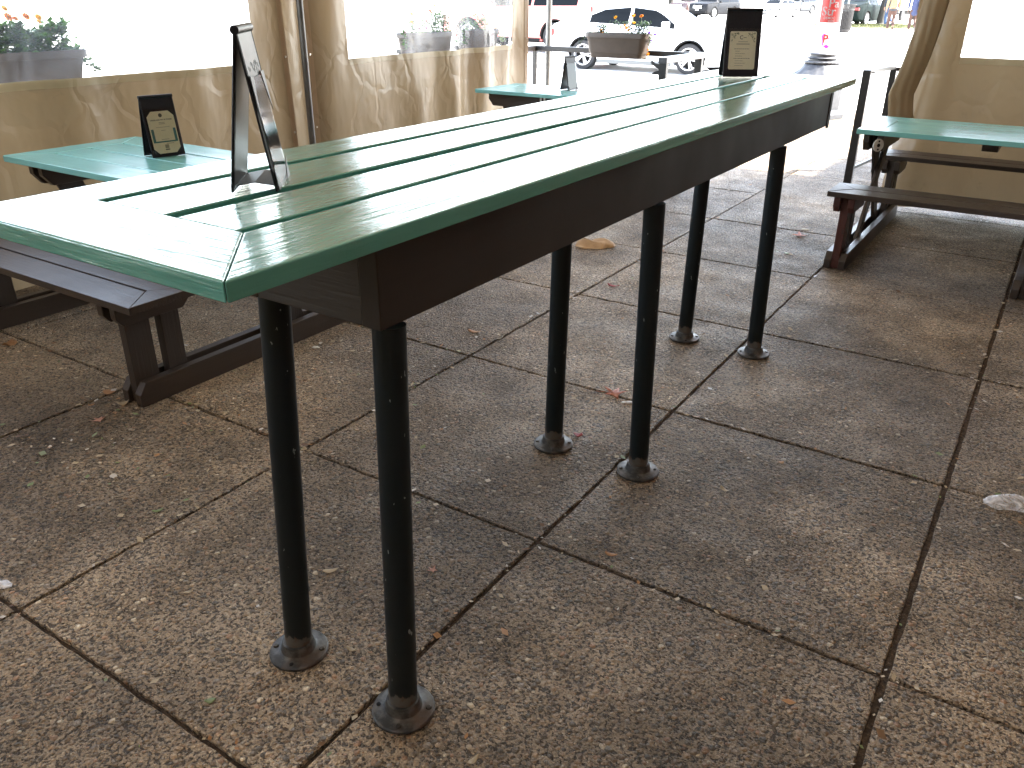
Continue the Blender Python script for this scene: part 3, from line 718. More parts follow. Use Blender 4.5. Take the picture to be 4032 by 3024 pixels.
# ------------------------------------------------------------------ menu stands
def stand(loc, rz, label, kind, Wd=.14, Hh=.27, spread=.085, nstr=''):
    """hinge along local x; printed panel leans towards -y"""
    root = thing('menu_stand', label, 'menu stand', loc, rz, 'menu stands')
    th = .0045; ang = math.atan2(spread / 2, Hh)
    Lp = math.hypot(spread / 2, Hh)
    for s, nm in ((-1, 'front_panel'), (1, 'back_panel')):
        T = Matrix.Translation((0, 0, Hh)) @ Matrix.Rotation(s * ang, 4, 'X')
        b = MB(); b.box(-Wd / 2, Wd / 2, -th / 2, th / 2, -Lp, 0, T)
        o = b.build(nm, M_leather, root, bevel=.0016, seg=2)
        b = MB(); b.box(-Wd / 2 + .008, Wd / 2 - .008, -s * th / 2 - s * .0006 if s < 0 else -th / 2 - .0006, (-s * th / 2) if s < 0 else -th / 2, -Lp + .008, -.02, T)
        b.build('lining', M_leather_in, o)
        b = MB()
        for x in (-Wd / 2 + .004, Wd / 2 - .004): b.tube(T @ Vector((x, s * (th / 2), -Lp + .004)), T @ Vector((x, s * (th / 2), -.004)), .0009, n=6)
        b.build('edge_stitching', M_stitch, o)
    b = MB(); b.tube((-Wd / 2, 0, Hh - .001), (Wd / 2, 0, Hh - .001), .0075, n=16); b.build('spine', M_leather, root, auto=40)
    b = MB(); b.prism([(-spread / 2 + .005, .010), (0, .016), (spread / 2 - .005, .010), (spread / 2 - .005, .0088), (0, .0145), (-spread / 2 + .005, .0088)], -Wd / 2 + .012, Wd / 2 - .012, 'x'); b.build('base_strap', M_stitch, root)
    # card holder on front panel: frame of local coordinates u (x), v (down from top)
    T = Matrix.Translation((0, 0, Hh)) @ Matrix.Rotation(-ang, 4, 'X') @ Matrix.Translation((0, -th / 2, 0)) @ Matrix.Rotation(math.pi / 2, 4, 'X')
    # now local: x right, y up, z out of the panel
    def quad(nm, pts, z0, z1, m, par=None):
        b = MB(); b.prism(pts, z0, z1, 'z', T); return b.build(nm, m, par or root)
    cx0, cx1, cy0, cy1 = -Wd * .36, Wd * .36, -Hh * .96, -Hh * .34
    if kind in ('order', 'plain'): cx0, cx1, cy1 = -Wd * .40, Wd * .40, -Hh * .25
    if kind == 'floral': cx0, cx1, cy0, cy1 = -Wd * .37, Wd * .37, -Hh * .90, -Hh * .325
    ch = .022 if kind in ('order', 'side') else .004
    if kind == 'plain': ch = .016
    cm = M_card if kind in ('order', 'floral') else M_cardw
    card = quad('menu_card', [(cx0 + ch, cy0), (cx1 - ch, cy0), (cx1, cy0 + ch), (cx1, cy1 - ch), (cx1 - ch, cy1), (cx0 + ch, cy1), (cx0, cy1 - ch), (cx0, cy0 + ch)], .0002, .0012, cm)
    def bar_(y, x0, x1, h, m, nm='print'): return quad(nm, [(x0, y), (x1, y), (x1, y + h), (x0, y + h)], .0012, .0016, m, card)
    def txt(s, size, x, y, m, al='CENTER', sx=1.0, bold=0): return text_mesh('print', s, size, m, card, T @ Matrix.Translation((x, y, .0014)), al, bold, .0002, sx)
    r = random.Random(len(label))
    if kind == 'order':
        b = MB(); b.lathe([(0, .0017), (.0085, .0017), (.0085, .0012)], (0, cy1 - .018, 0), n=20, T=T); b.build('print', M_ink, card)
        txt('ORDER AND PAY BY PHONE', .0078, 0, cy1 - .040, M_ink, bold=.0002)
        for k in range(2): bar_(cy1 - .050 - k * .006, -.014, .014, .0022, M_inkl)
        bar_(cy1 - .070, -.032, .032, .0016, M_inkl)
        u0, u1 = cy0 + .048, cy1 - .076
        bar_(u0, cx0 + .005, cx0 + .017, u1 - u0, M_inkteal); bar_(u0, cx1 - .017, cx1 - .005, u1 - u0, M_inkteal); bar_(u0 - .0001, cx0 + .017, cx1 - .017, .006, M_inkteal)
        bar_(u0 + .012, -.018, .018, .0018, M_inkl); bar_(u1 - .008, -.010, .010, .0018, M_inkl)
        bar_(cy0 + .041, 0, .035, .0022, M_inkl)
        bar_(cy0 + .014, -.010, .010, .005, M_ink); quad('print', [(-.009, cy0 + .022), (.009, cy0 + .022), (.009, cy0 + .038), (-.009, cy0 + .038)], .0012, .0015, M_inkl, card)
    elif kind == 'floral':
        for s in (-1, 1):
            b = MB()
            for k in range(46):
                u = r.random(); vv = r.random() * (1 - u) if r.random() < .75 else r.random() * .3
                x = s * (cx1 - .005 - u * .032); y = cy1 - .006 - vv * .042; a = r.uniform(0, 3.14); l_ = r.uniform(.0015, .0042)
                d = Vector((math.cos(a), math.sin(a), 0)) * l_; e = Vector((-d.y, d.x, 0)) * .4; c = Vector((x, y, .0015))
                b.add([T @ (c - d), T @ (c + e), T @ (c + d), T @ (c - e)], [(0, 1, 2, 3)])
            b.build('print', M_inkgreen, card)
        txt('C', .022, -.008, cy1 - .032, M_ink, bold=.0003); bar_(cy1 - .026, .001, .014, .0018, M_ink)
        bar_(cy1 - .043, -.02, .022, .002, M_inkl); bar_(cy1 - .053, -.028, .03, .0032, M_inkl)
        y = cy1 - .072
        for wd in (.066, .02, .042, .03, .07, .036, .044, .036):
            x = -.036 if wd > .06 else -.03; q = x
            while q < x + wd: l_ = r.uniform(.004, .009); bar_(y, q, min(q + l_, x + wd), .0019, M_ink if wd > .06 else M_inkl); q += l_ + .0018
            y -= .0098
    elif kind == 'side':
        for k in range(9): bar_(cy1 - .03 - k * .012, cx0 + .012, cx1 - .012 - (k % 3) * .012, .002, M_inkl)
        bar_(cy0 + .05, cx0 + .01, cx1 - .01, .02, M_inkteal)
        b = MB()
        for k in range(24): 
            x = r.uniform(-.055, .055); y = -Hh * r.uniform(.22, .29); b.prism([(x, y), (x + .0035, y), (x + .0035, y + .006), (x, y + .006)], .0001, .0004, 'z', T)
        b.build('worn_stamp', mat('worn_grey_stamp', (.12, .12, .13), .6), root)
    # clear pocket over the card with leather corners
    quad('clear_pocket', [(cx0 - .008, cy0 - .004), (cx1 + .008, cy0 - .004), (cx1 + .008, cy1 + .012), (cx0 - .008, cy1 + .012)], .0022, .0026, M_pvc)
    k_ = .032; e = .0115
    X0, X1, Y0 = -Wd / 2 + .002, Wd / 2 - .002, -Lp + .002
    if kind != 'floral':
        quad('corner_holder', [(X0, Y0), (X0 + k_, Y0), (X0, Y0 + k_ * 1.2)], .0027, .0036, M_leather); quad('corner_holder', [(X1, Y0), (X1 - k_, Y0), (X1, Y0 + k_ * 1.2)], .0027, .0036, M_leather)
    Y1 = cy1 + .016
    if kind == 'side':
        quad('corner_holder', [(X0, Y1), (X0 + k_, Y1), (X0, Y1 - k_ * 2.2)], .0027, .0036, M_leather); quad('corner_holder', [(X1, Y1), (X1 - k_, Y1), (X1, Y1 - k_ * 2.2)], .0027, .0036, M_leather)
    return root
# foreground stand: near end of hinge towards the camera
d = Vector((-.09, .109)).normalized()
stand((-1.232, 1.036, 1.072), math.atan2(d.y, d.x) - 0.0, 'tall black folded menu stand seen edge-on at the near end of the bar', 'side', .142, .268, .078)
stand((-1.282, 3.815, 1.072), rad(33), 'black menu stand with floral cream card at the far end of the bar', 'floral', .155, .27, .09)
stand((-3.462, 2.375, .712), math.atan2(.93, .18), 'black menu stand with teal-framed cream card on the left picnic table', 'order', .155, .258, .09)
stand((-3.385, 6.03, .712), math.atan2(1, .12), 'small black menu stand on the far teal table, its card washed white', 'plain', .13, .245, .08)

# ------------------------------------------------------------------ cars
M_tyre = noisy('tyre_rubber', (.009, .009, .010), (.015, .015, .016), 20, .8, .2, .003)
M_rim = mat('alloy_rim', (.62, .63, .65), .25, .7)
M_dark = mat('dark_wheel_well', (.004, .004, .004), .95)
M_glass = mat('tinted_car_glass', (.004, .005, .006), .12, spec=.1)
M_trim = mat('black_car_trim', (.003, .003, .0035), .7, spec=.2)
M_plate = mat('white_number_plate', (.6, .6, .58), .5)
M_headl = mat('headlight_lens', (.03, .032, .036), .3)
M_tail = mat('red_tail_light', (.15, .006, .005), .4)
M_sill = mat('sill_grey', (.08, .085, .085), .4)
def interp(tab, x):
    xs = [t[0] for t in tab]; x = min(max(x, xs[0]), xs[-1])
    for a, c in zip(tab[:-1], tab[1:]):
        if x <= c[0]:
            f = (x - a[0]) / (c[0] - a[0]); f = f * f * (3 - 2 * f) * .5 + f * .5
            return [p + (q - p) * f for p, q in zip(a[1:], c[1:])]
SEDAN = dict(L=4.7, wb=2.65, wr=.325, st=[(-2.35, .38, .78, .80, .60), (-2.25, .24, .95, .97, .78), (-1.9, .18, 1.03, 1.05, .87), (-1.55, .18, 1.03, 1.12, .9), (-.85, .17, .98, 1.40, .91), (-.2, .16, .95, 1.45, .915), (.35, .16, .93, 1.40, .915), (1.15, .17, .91, .98, .90), (1.7, .18, .84, .88, .88), (2.15, .20, .70, .74, .80), (2.30, .26, .60, .62, .68), (2.35, .36, .50, .51, .55)], gl=(-1.35, 1.0), doors=(-1.2, .92), roof=(-.9, .4))
SUV = dict(L=4.9, wb=2.85, wr=.37, st=[(-2.45, .45, 1.0, 1.5, .78), (-2.38, .35, 1.08, 1.62, .90), (-2.0, .28, 1.1, 1.72, .95), (-.8, .25, 1.08, 1.77, .97), (.2, .25, 1.06, 1.74, .97), (.6, .25, 1.06, 1.62, .97), (1.15, .25, 1.06, 1.16, .96), (1.8, .27, 1.03, 1.1, .95), (2.3, .32, .98, 1.02, .90), (2.42, .38, .85, .88, .84), (2.45, .45, .7, .72, .75)], gl=(-2.2, 1.05), doors=(-2.05, .8), roof=(-2.2, .3))
def car(name, label, spec, paint, loc, heading, suv=False, taillight=False, plate=True):
    root = thing(name, label, 'car', loc, heading)
    st, wb, wr = spec['st'], spec['wb'], spec['wr']
    def ring(x, grow=0):
        zb, zl, zr, wd = interp(st, x); cab = max(0, min(1, (zr - zl - .05) / .3)); wt = wd * (1 - .24 * cab)
        y = wd + grow
        pts = [(0, zb), (y * .9, zb), (y * .985, zb + .10), (y, zb + (zl - zb) * .45), (y * .99, zl - .10), (y * .955, zl), (wt + .0 + grow + .02 * cab, zl + (zr - zl) * .55) if cab > 0 else (y * .93, zl + (zr - zl) * .4),
               (wt * .95 + grow, zr - .05 * cab - .003), (wt * .82, zr - .004), (0, zr + .012)]
        return pts
    xs = np.linspace(st[0][0], st[-1][0], 64); b = MB(); vs = []; m = 18
    for x in xs:
        p = ring(float(x)); full = p + [(-q[0], q[1]) for q in p[-2:0:-1]]; vs += [(float(x), q[0], q[1]) for q in full]
    fs = [(i * m + k, i * m + (k + 1) % m, (i + 1) * m + (k + 1) % m, (i + 1) * m + k) for i in range(len(xs) - 1) for k in range(m)]
    fs += [tuple(range(m)), tuple(range((len(xs) - 1) * m, len(xs) * m))]
    b.add(vs, fs); body = b.build('body', paint, root, auto=28)
    # wheel arches cut with a boolean, applied at once
    cut = MB()
    for wx in (-wb / 2, wb / 2): cut.tube((wx, -1.2, wr), (wx, 1.2, wr), wr * 1.17, n=36)
    co = cut.build('tmp_cut', M_dark, root)
    md = body.modifiers.new('arches', 'BOOLEAN'); md.operation = 'DIFFERENCE'; md.object = co; md.solver = 'EXACT'
    dg = bpy.context.evaluated_depsgraph_get(); dg.update()
    me = bpy.data.meshes.new_from_object(body.evaluated_get(dg)); body.modifiers.clear(); old = body.data; body.data = me; me.name = 'body'
    bpy.data.objects.remove(co)
    b = MB(); b.box(-wb / 2 - wr * 1.3, wb / 2 + wr * 1.3, -.62, .62, .2, .62); b.build('underbody', M_dark, root)
    # glass
    def surf(x, t, side, off=.006):
        p = ring(x); a, c, d_ = p[5], p[6], p[7]
        q = (a[0] + (c[0] - a[0]) * t * 2, a[1] + (c[1] - a[1]) * t * 2) if t < .5 else (c[0] + (d_[0] - c[0]) * (t - .5) * 2, c[1] + (d_[1] - c[1]) * (t - .5) * 2)
        return Vector((x, side * (q[0] + off), q[1] + off * .3))
    d0, d1 = spec['doors']; midp = d0 + (d1 - d0) * .48
    for side in (-1, 1):
        for a, c in ((d0, midp - .04), (midp + .04, d1)):
            b = MB(); n = 14; g = []
            for i in range(n + 1):
                x = a + (c - a) * i / n; _, zl, zr, _w = interp(st, x); tt = max(.0, min(.92, (zr - zl - .07) / max(.01, zr - zl)))
                g.append([surf(x, .07 + (tt - .07) * k / 5 if tt > .07 else .07, side) for k in range(6)])
            b.add([p for col in g for p in col], [(i * 6 + k, (i + 1) * 6 + k, (i + 1) * 6 + k + 1, i * 6 + k + 1) for i in range(n) for k in range(5)])
            b.build('side_window', M_glass, root, smooth=True)
    for nm, a, c in (('windscreen', spec['gl'][1] + .05, spec['roof'][1] + .12), ('rear_window', spec['gl'][0] - .02, spec['roof'][0] + .02)):
        if suv and nm == 'rear_window': a, c = st[0][0] + .01, st[0][0] + .06
        b = MB(); n = 10; g = []
        for i in range(n + 1):
            x = a + (c - a) * i / n; zb, zl, zr, wd = interp(st, x); p = ring(x); w_ = p[8][0] * .98
            g.append([Vector((x, w_ * q, (p[8][1] + (p[9][1] - p[8][1]) * (1 - abs(q))) + .008)) for q in (-1, -.5, 0, .5, 1)])
        if not (suv and nm == 'rear_window'):
            b.add([p for col in g for p in col], [(i * 5 + k, (i + 1) * 5 + k, (i + 1) * 5 + k + 1, i * 5 + k + 1) for i in range(n) for k in range(4)])
            b.build(nm, M_glass, root, smooth=True)
    # wheels
    for wx in (-wb / 2, wb / 2):
        for side in (-1, 1):
            wd = interp(st, wx)[3]; wy = side * (wd - .12)
            T = Matrix.Translation((wx, wy, wr)) @ Matrix.Rotation(0 if side > 0 else math.pi, 4, 'Z')
            b = MB(); b.lathe([(wr * .70, -.11), (wr * .95, -.11), (wr, -.08), (wr, .08), (wr * .95, .105), (wr * .72, .11), (wr * .70, .09)], axis='y', n=40)
            wh = b.build('wheel', M_tyre, root, auto=40); wh.matrix_local = T
            b = MB(); b.lathe([(wr * .70, .095), (wr * .72, .108), (wr * .66, .108), (wr * .64, .07), (wr * .64, -.05)], axis='y', n=40)
            b.lathe([(0, .085), (wr * .12, .085), (wr * .16, .06)], axis='y', n=20)
            for k in range(10):
                a = 6.283 * k / 10 + (.12 if k % 2 else -.12) * 1.2; T2 = Matrix.Rotation(a, 4, 'Y'); b.box(-.013, .013, .055, .083, wr * .1, wr * .66, T2)
            b.build('rim', M_rim, wh, auto=40)
            b = MB(); b.lathe([(0, .0), (wr * .64, .0)], axis='y', n=24); b.build('brake_disc', M_dark, wh)
            b = MB(); n = 20; vs = []
            for i in range(n + 1):
                a = math.pi * 1.1 * i / n - .15
                for yy in (.35, wd - .012): vs.append((wx + wr * 1.155 * math.cos(a), side * yy, wr + wr * 1.155 * math.sin(a)))
            b.add(vs, [(2 * i, 2 * i + 2, 2 * i + 3, 2 * i + 1) for i in range(n)]); b.build('wheel_well', M_dark, root)
            # black arch lip, also painting in the shaded gap above the tyre
            b = MB(); n = 24; vs = []
            for i in range(n + 1):
                a = math.pi * i / n - .0
                for r_, yy in ((wr * 1.13, .004), (wr * 1.22, .012), (wr * 1.22, -.05)):
                    x_ = wx + r_ * math.cos(a); vs.append((x_, side * (interp(st, x_)[3] + yy - .004), wr + r_ * math.sin(a)))
            b.add(vs, [(i * 3 + k, (i + 1) * 3 + k, (i + 1) * 3 + k + 1, i * 3 + k + 1) for i in range(n) for k in range(2)]); b.build('wheel_arch', M_trim, root)
    xf = st[-1][0]; xr = st[0][0]
    b = MB()
    if suv:
        b.box(xf - .06, xf + .02, -.42, .42, .66, .92)
        g = b.build('grille', M_trim, root, bevel=.02)
        b = MB()
        for k in range(4): b.box(xf + .02, xf + .035, -.41, .41, .69 + k * .06, .705 + k * .06)
        for k in range(7): b.box(xf + .02, xf + .034, -.4 + k * .13, -.38 + k * .13, .68, .9)
        b.build('grille_bars', M_rim, g)
        b = MB(); b.box(xf - .14, xf + .05, -.80, .80, .34, .50); b.box(xf - .06, xf + .07, -.5, .5, .29, .36); b.build('front_bumper', M_trim, root, bevel=.04)
    else:
        b.box(xf - .10, xf + .012, -.38, .38, .50, .60); b.build('grille', M_trim, root, bevel=.02)
        b = MB(); b.box(xf - .12, xf + .014, -.55, .55, .27, .36); b.build('air_intake', M_trim, root, bevel=.02)
    hz = .78 if suv else .62
    for s in (-1, 1):
        b = MB(); b.box(xf - .30, xf - .04, s * .62 - .14, s * .62 + .14, hz - .06, hz + .06); b.build('headlight', M_headl, root, bevel=.03)
        b = MB(); b.box(xr - .002, xr + .22, s * .66 - .13, s * .66 + .13, (1.05 if suv else .78) - .07, (1.05 if suv else .78) + .09); b.build('tail_light', M_tail, root, bevel=.03)
        b = MB(); mx = spec['gl'][1] - .25; wd = interp(st, mx)[3]; zl = interp(st, mx)[1]; b.box(mx - .05, mx + .09, s * (wd + .09) - .09, s * (wd + .09) + .09, zl + .02, zl + .16); b.build('wing_mirror', paint, root, bevel=.03)
    if plate:
        b = MB(); b.box(xf + .055 if suv else xf + .014, xf + .065 if suv else xf + .022, -.15, .15, .42 if not suv else .53, .54 if not suv else .66); b.build('number_plate', M_plate, root)
        b = MB(); b.box(xr - .012, xr - .002, -.15, .15, .62, .74); b.build('number_plate', M_plate, root)
    for side in (-1, 1):
        b = MB(); b.box(-wb / 2 + wr * 1.2, wb / 2 - wr * 1.2, side * (interp(st, 0)[3] + .004) - .012, side * (interp(st, 0)[3] + .004) + .012, spec['st'][5][1] + .0, spec['st'][5][1] + .08)
        b.build('sill', M_trim if suv else M_sill, root, bevel=.006)
    return root
def paint(n, c, r=.25): return mat(n, c, r, coat=.6)
P_white = paint('white_car_paint', (.78, .79, .8)); P_red = paint('pale_red_car_paint', (.72, .20, .17)); P_blk = mat('black_car_paint', (.003, .003, .004), .55, spec=.25); P_grey = mat('grey_car_paint', (.022, .024, .028), .5, spec=.3); P_grn = mat('dark_green_car_paint', (.004, .009, .008), .6, spec=.12)  # car red lightened in the colour so it clips to white in sun
RZ = -.21
car('parked_car', 'white saloon car directly behind the front railing planter', SEDAN, P_white, (-8.67, 19.30, RZ), 0)
car('parked_car', 'red car partly hidden behind the white saloon and the galvanised pole', SUV, P_red, (-15.0, 23.95, -.17), math.pi, True).scale = (1.11, 1.11, 1.11)
hd = math.atan2(-.97, -.22)
car('parked_car', 'black off-road car with chrome grille, facing the camera', SUV, P_blk, (-26.25, 70.5, RZ), hd, True)
car('parked_car', 'white saloon facing the camera, right of the black car', SEDAN, P_white, (-22.25, 74.3, RZ), hd)
car('parked_car', 'grey car parked behind the far white saloon', SUV, P_grey, (-25.2, 90.5, RZ), hd, True)
car('parked_car', 'dark green car just behind the ribbed litter bin', SEDAN, P_grn, (-10.95, 52.3, -.0), math.atan2(.98, .2))
car('parked_car', 'dark brown car parked beside the black car', SUV, paint('brown_car_paint', (.05, .025, .02)), (-29.6, 74.5, RZ), hd, True)
# pickup seen from behind
pk = thing('pickup_truck', 'white pickup truck seen from behind, right of the far street tree', 'truck', (-11.3, 64, 0), rad(86))
b = MB(); b.box(-2.7, .2, -.95, .95, .62, 1.25); b.build('cargo_bed', P_white, pk, bevel=.04)
b = MB(); b.prism([(.2, .6), (2.6, .6), (2.65, 1.0), (1.5, 1.2), (1.0, 1.85), (.2, 1.88)], -.95, .95, 'y'); b.build('cab', P_white, pk, bevel=.06)
b = MB(); b.box(-2.71, -2.69, -.7, .7, .85, 1.2); b.build('tailgate', P_white, pk, bevel=.004)
b = MB(); b.box(-2.9, -2.71, -.95, .95, .45, .68); b.build('rear_bumper', mat('steel_bumper', (.03, .032, .035), .5), pk, bevel=.03)
for s in (-1, 1):
    b = MB(); b.box(-2.73, -2.69, s * .84 - .09, s * .84 + .09, .8, 1.1); b.build('tail_light', M_tail, pk)
    for x in (-1.7, 1.75):
        b = MB(); b.lathe([(0, -.1), (.3, -.1), (.37, -.08), (.37, .08), (.3, .1), (0, .1)], (x, s * .82, .37), axis='y', n=28); b.build('wheel', M_tyre, pk, auto=40)
b = MB(); b.box(-2.6, 2.3, -.6, .6, .35, .6); b.build('chassis', M_dark, pk)

# ------------------------------------------------------------------ lamp post base with sticker
lp = thing('street_lamp', 'pale lamp post with fluted base, red poster and pink sticker, past the bar', 'street lamp', (-2.745, 11.33, 0))
M_lamp = noisy('silver_grey_lamp_paint', (.026, .028, .033), (.045, .048, .055), 20, .5, .15, .003)
b = MB(); 
b.lathe([(0, 0), (.36, 0), (.36, .06), (.31, .085), (.295, .10), (.30, .42), (.33, .44), (.335, .475), (.335, .49), (0, .49)], n=8)
pd = b.build('pedestal', M_lamp, lp, bevel=.004)
b = MB(); b.lathe([(.345, .492), (.33, .515), (.275, .555), (.235, .60), (.218, .632), (.0, .632)], n=64, mod=lambda a, j: 1 + (.035 if j < 2 else .012) * math.cos(16 * a)); b.build('fluted_skirt', M_lamp, lp, smooth=True)
b = MB(); b.lathe([(.19, .634), (.213, .638), (.222, .652), (.213, .668), (.17, .674)], n=72, mod=lambda a, j: 1 + .018 * math.cos(24 * a)); b.build('leaf_moulding', M_lamp, lp, smooth=True)
b = MB(); b.lathe([(.165, .674), (.165, .69), (.185, .697), (.192, .705), (.185, .713), (.158, .718), (.158, .738), (.17, .742), (.172, .75), (.165, .758), (.12, .762)], n=56); b.build('ring_moulding', M_lamp, lp, auto=30)
M_post = noisy('sunlit_white_lamp_post', (.62, .62, .63), (.7, .7, .7), 8, .5, .1, .004)  # sun-blown white of the column put into its base colour
b = MB(); b.lathe([(.155, .762), (.142, .79), (.137, .85), (.134, 1.6), (.10, 3.9), (.11, 3.92), (.11, 4.0), (0, 4.0)], n=48); po = b.build('post', M_post, lp, auto=30)
b = MB(); b.lathe([(0, 4.0), (.12, 4.02), (.2, 4.25), (.21, 4.45), (.15, 4.6), (.05, 4.7), (0, 4.72)], n=24); b.build('lantern', mat('lantern_glass', (.7, .7, .68), .2), lp, smooth=True)
# sticker wrapped on the post, facing the camera
M_pink = mat('magenta_sticker', (.45, .035, .42), .5); M_orp = mat('orange_letter', (.35, .03, .008), .5)
fa = math.atan2(-11.33, 2.745)
def wrap(pts, r_, nm, m, par):
    b = MB(); vs = []; 
    for (s, z) in pts: a = fa + s / r_; vs.append((r_ * math.cos(a), r_ * math.sin(a), z))
    b.add(vs, [tuple(range(len(pts)))]); return b.build(nm, m, par)
def wrap_text(nm, txt_, size, m, par, s0, z0, r_, bold=0.0, sx=1.0):
    o = text_mesh(nm, txt_, size, m, par, Matrix.Translation((s0, z0, 0)), 'LEFT', bold, .0004, sx)
    for v in o.data.vertices:
        a_ = fa + v.co.x / r_; q = r_ + v.co.z; v.co = Vector((q * math.cos(a_), q * math.sin(a_), v.co.y))
    return o
def wrap_strip(nm, s0, s1, z0, z1, r_, m, par, n=24):
    b = MB(); vs = []
    for i in range(n + 1):
        a_ = fa + (s0 + (s1 - s0) * i / n) / r_; vs += [(r_ * math.cos(a_), r_ * math.sin(a_), z0), (r_ * math.cos(a_), r_ * math.sin(a_), z1)]
    b.add(vs, [(2 * i, 2 * i + 2, 2 * i + 3, 2 * i + 1) for i in range(n)]); return b.build(nm, m, par, smooth=True)
st_ = wrap([(-.062, .955), (-.03, .99), (.0, .97), (.035, .93), (-.035, .84), (-.04, .90)], .1395, 'sticker', M_pink, lp)
wrap([(-.04, .815), (.02, .812), (.085, .822), (.09, .838), (.05, .840), (.02, .860), (.0, .858)], .1405, 'sticker', M_pink, lp)
wrap_text('letter_p', 'P', .125, M_orp, st_, -.040, .885, .1402, .003)
M_sr = mat('red_poster_print', (.26, .012, .010), .5); M_swt = mat('white_poster_letters', (.16, .16, .16), .7)
M_sw = mat('white_poster_paper', (.75, .75, .75), .5)
pp = wrap_strip('poster', -.15, .19, 1.085, 1.62, .1385, M_sw, lp)
tag(pp, 'red campaign poster with white lettering wrapped round the lamp post')
pr = wrap_strip('printed_panel', -.122, .17, 1.108, 1.60, .1391, M_sr, pp)
wrap_text('lettering', 'Pa', .135, M_swt, pr, -.030, 1.278, .1396, .0012)
wrap_text('lettering', 'Str', .140, M_swt, pr, -.100, 1.188, .1396, .0012)
wrap_text('lettering', 'DEMOC', .038, M_swt, pr, -.066, 1.147, .1396, .0006)
wrap_text('lettering', 'www.', .036, M_swt, pr, -.012, 1.118, .1396, .0006)

# ------------------------------------------------------------------ litter bin, sign, trees, pole
bn = thing('litter_bin', 'brown ribbed metal litter bin with flared rim, in front of the dark green car', 'litter bin', (-8.98, 39.85, 0))
M_bin = noisy('brown_bin_paint', (.0075, .0056, .005), (.012, .009, .0075), 9, .5, .1, .003)
b = MB(); b.lathe([(0, 0), (.24, 0), (.24, .06), (.29, .065), (.29, .12), (0, .12)], n=32); b.build('base', M_bin, bn, auto=30)
b = MB()
for k in range(34):
    a = 6.283 * k / 34; c, s = math.cos(a), math.sin(a); T = Matrix.Rotation(a, 4, 'Z')
    b.add([T @ Vector(p) for p in ((.285, -.013, .12), (.285, .013, .12), (.30, .013, .93), (.30, -.013, .93), (.36, .015, 1.09), (.36, -.015, 1.09), (.275, -.013, .12), (.275, .013, .12), (.29, .013, .93), (.29, -.013, .93), (.35, .015, 1.09), (.35, -.015, 1.09))],
          [(0, 1, 2, 3), (3, 2, 4, 5), (6, 7, 8, 9), (9, 8, 10, 11), (0, 6, 9, 3), (1, 7, 8, 2), (3, 9, 11, 5), (2, 8, 10, 4)])
b.build('ribs', M_bin, bn)
b = MB(); b.lathe([(.27, .88), (.305, .88), (.305, .935), (.27, .935), (.27, .88)], n=32); b.lathe([(.345, 1.08), (.372, 1.08), (.372, 1.105), (.345, 1.105), (.345, 1.08)], n=32); b.build('rim', M_bin, bn, auto=30)
b = MB(); b.lathe([(0, .13), (.25, .13), (.255, .82), (.24, .82), (.24, .15)], n=28); b.build('liner', mat('dark_bin_liner', (.004, .003, .003), .9), bn, auto=30)

def tree(x, y, r0, h, label, seed, z=0):
    root = thing('street_tree', label, 'tree', (x, y, z), 0, 'street trees'); r = random.Random(seed)
    b = MB(); pts = [Vector((0, 0, -.02)), Vector((.0, 0, .12)), Vector((.03, 0, .6)), Vector((.08, .02, 1.6)), Vector((.1, .05, h))]; rs = [r0 * 1.7, r0 * 1.15, r0, r0 * .85, r0 * .55]
    for i in range(4): b.tube(pts[i], pts[i + 1], rs[i], rs[i + 1], n=14, caps=False)
    for k in range(7):
        a = r.uniform(0, 6.28); s = pts[4] + Vector((0, 0, r.uniform(-.8, 0))); e = s + Vector((math.cos(a) * r.uniform(1, 2), math.sin(a) * r.uniform(1, 2), r.uniform(.8, 2.2))); b.tube(s, e, r0 * .35, r0 * .1, n=7, caps=False)
    b.build('trunk', M_bark, root, auto=50)
    b = MB()
    cl = [(Vector((r.gauss(0, 1.2), r.gauss(0, 1.2), h + 1.3 + r.gauss(0, .9))), r.uniform(.5, .9)) for _ in range(16)]
    for k in range(2600):
        c, q = r.choice(cl); p = c + Vector((r.gauss(0, 1), r.gauss(0, 1), r.gauss(0, .8))) * q * .6
        if p.z < 2.1: continue
        u = Vector((r.gauss(0, 1), r.gauss(0, 1), r.gauss(0, 1))).normalized(); v = u.orthogonal().normalized(); sz = r.uniform(.05, .11)
        b.add([p - u * sz, p + v * sz * .6, p + u * sz, p - v * sz * .6], [(0, 1, 2, 3)])
    b.build('crown', M_leafd, root); return root
tree(-9.82, 51.7, .17, 3.0, 'street tree behind the walking people, right of the litter bin', 3)
grass_patch('grass_verge', -9.6, 50.0, 3.6, 5.0, .0, 9000)
tree(-33.6, 78.5, .24, 3.4, 'street tree to the left of the black car', 8, -.06)
grass_patch('grass_verge', -32.6, 77.5, 2.6, 1.8, -.06, 2500)
vtube('sign_post', -9.55, 42.5, .04, 0, 3.0, M_galv, 'dark metal street post rising behind the litter bin', 'post')
b = MB()
for k in range(1):
    b.box(-.5, .5, -.4, .4, 0, .32)
pb = b.build('brick_planter', noisy('brick_planter_wall', (.28, .13, .08), (.35, .2, .13), 12, .8), bevel=.02); pb.location = (-17.6, 78, 0); tag(pb, 'low brick planter with bright green shrub left of the lamp post', 'planter')
pb.scale = (2.2, 1.6, 1.2)
b = MB(); r = random.Random(2)
for k in range(900):
    p = Vector((r.uniform(-.95, .95), r.uniform(-.5, .5), r.uniform(0, .55))); u = Vector((r.gauss(0, 1), r.gauss(0, 1), r.gauss(0, 1))).normalized(); v = u.orthogonal().normalized(); b.add([p - u * .06, p + v * .035, p + u * .06, p - v * .035], [(0, 1, 2, 3)])
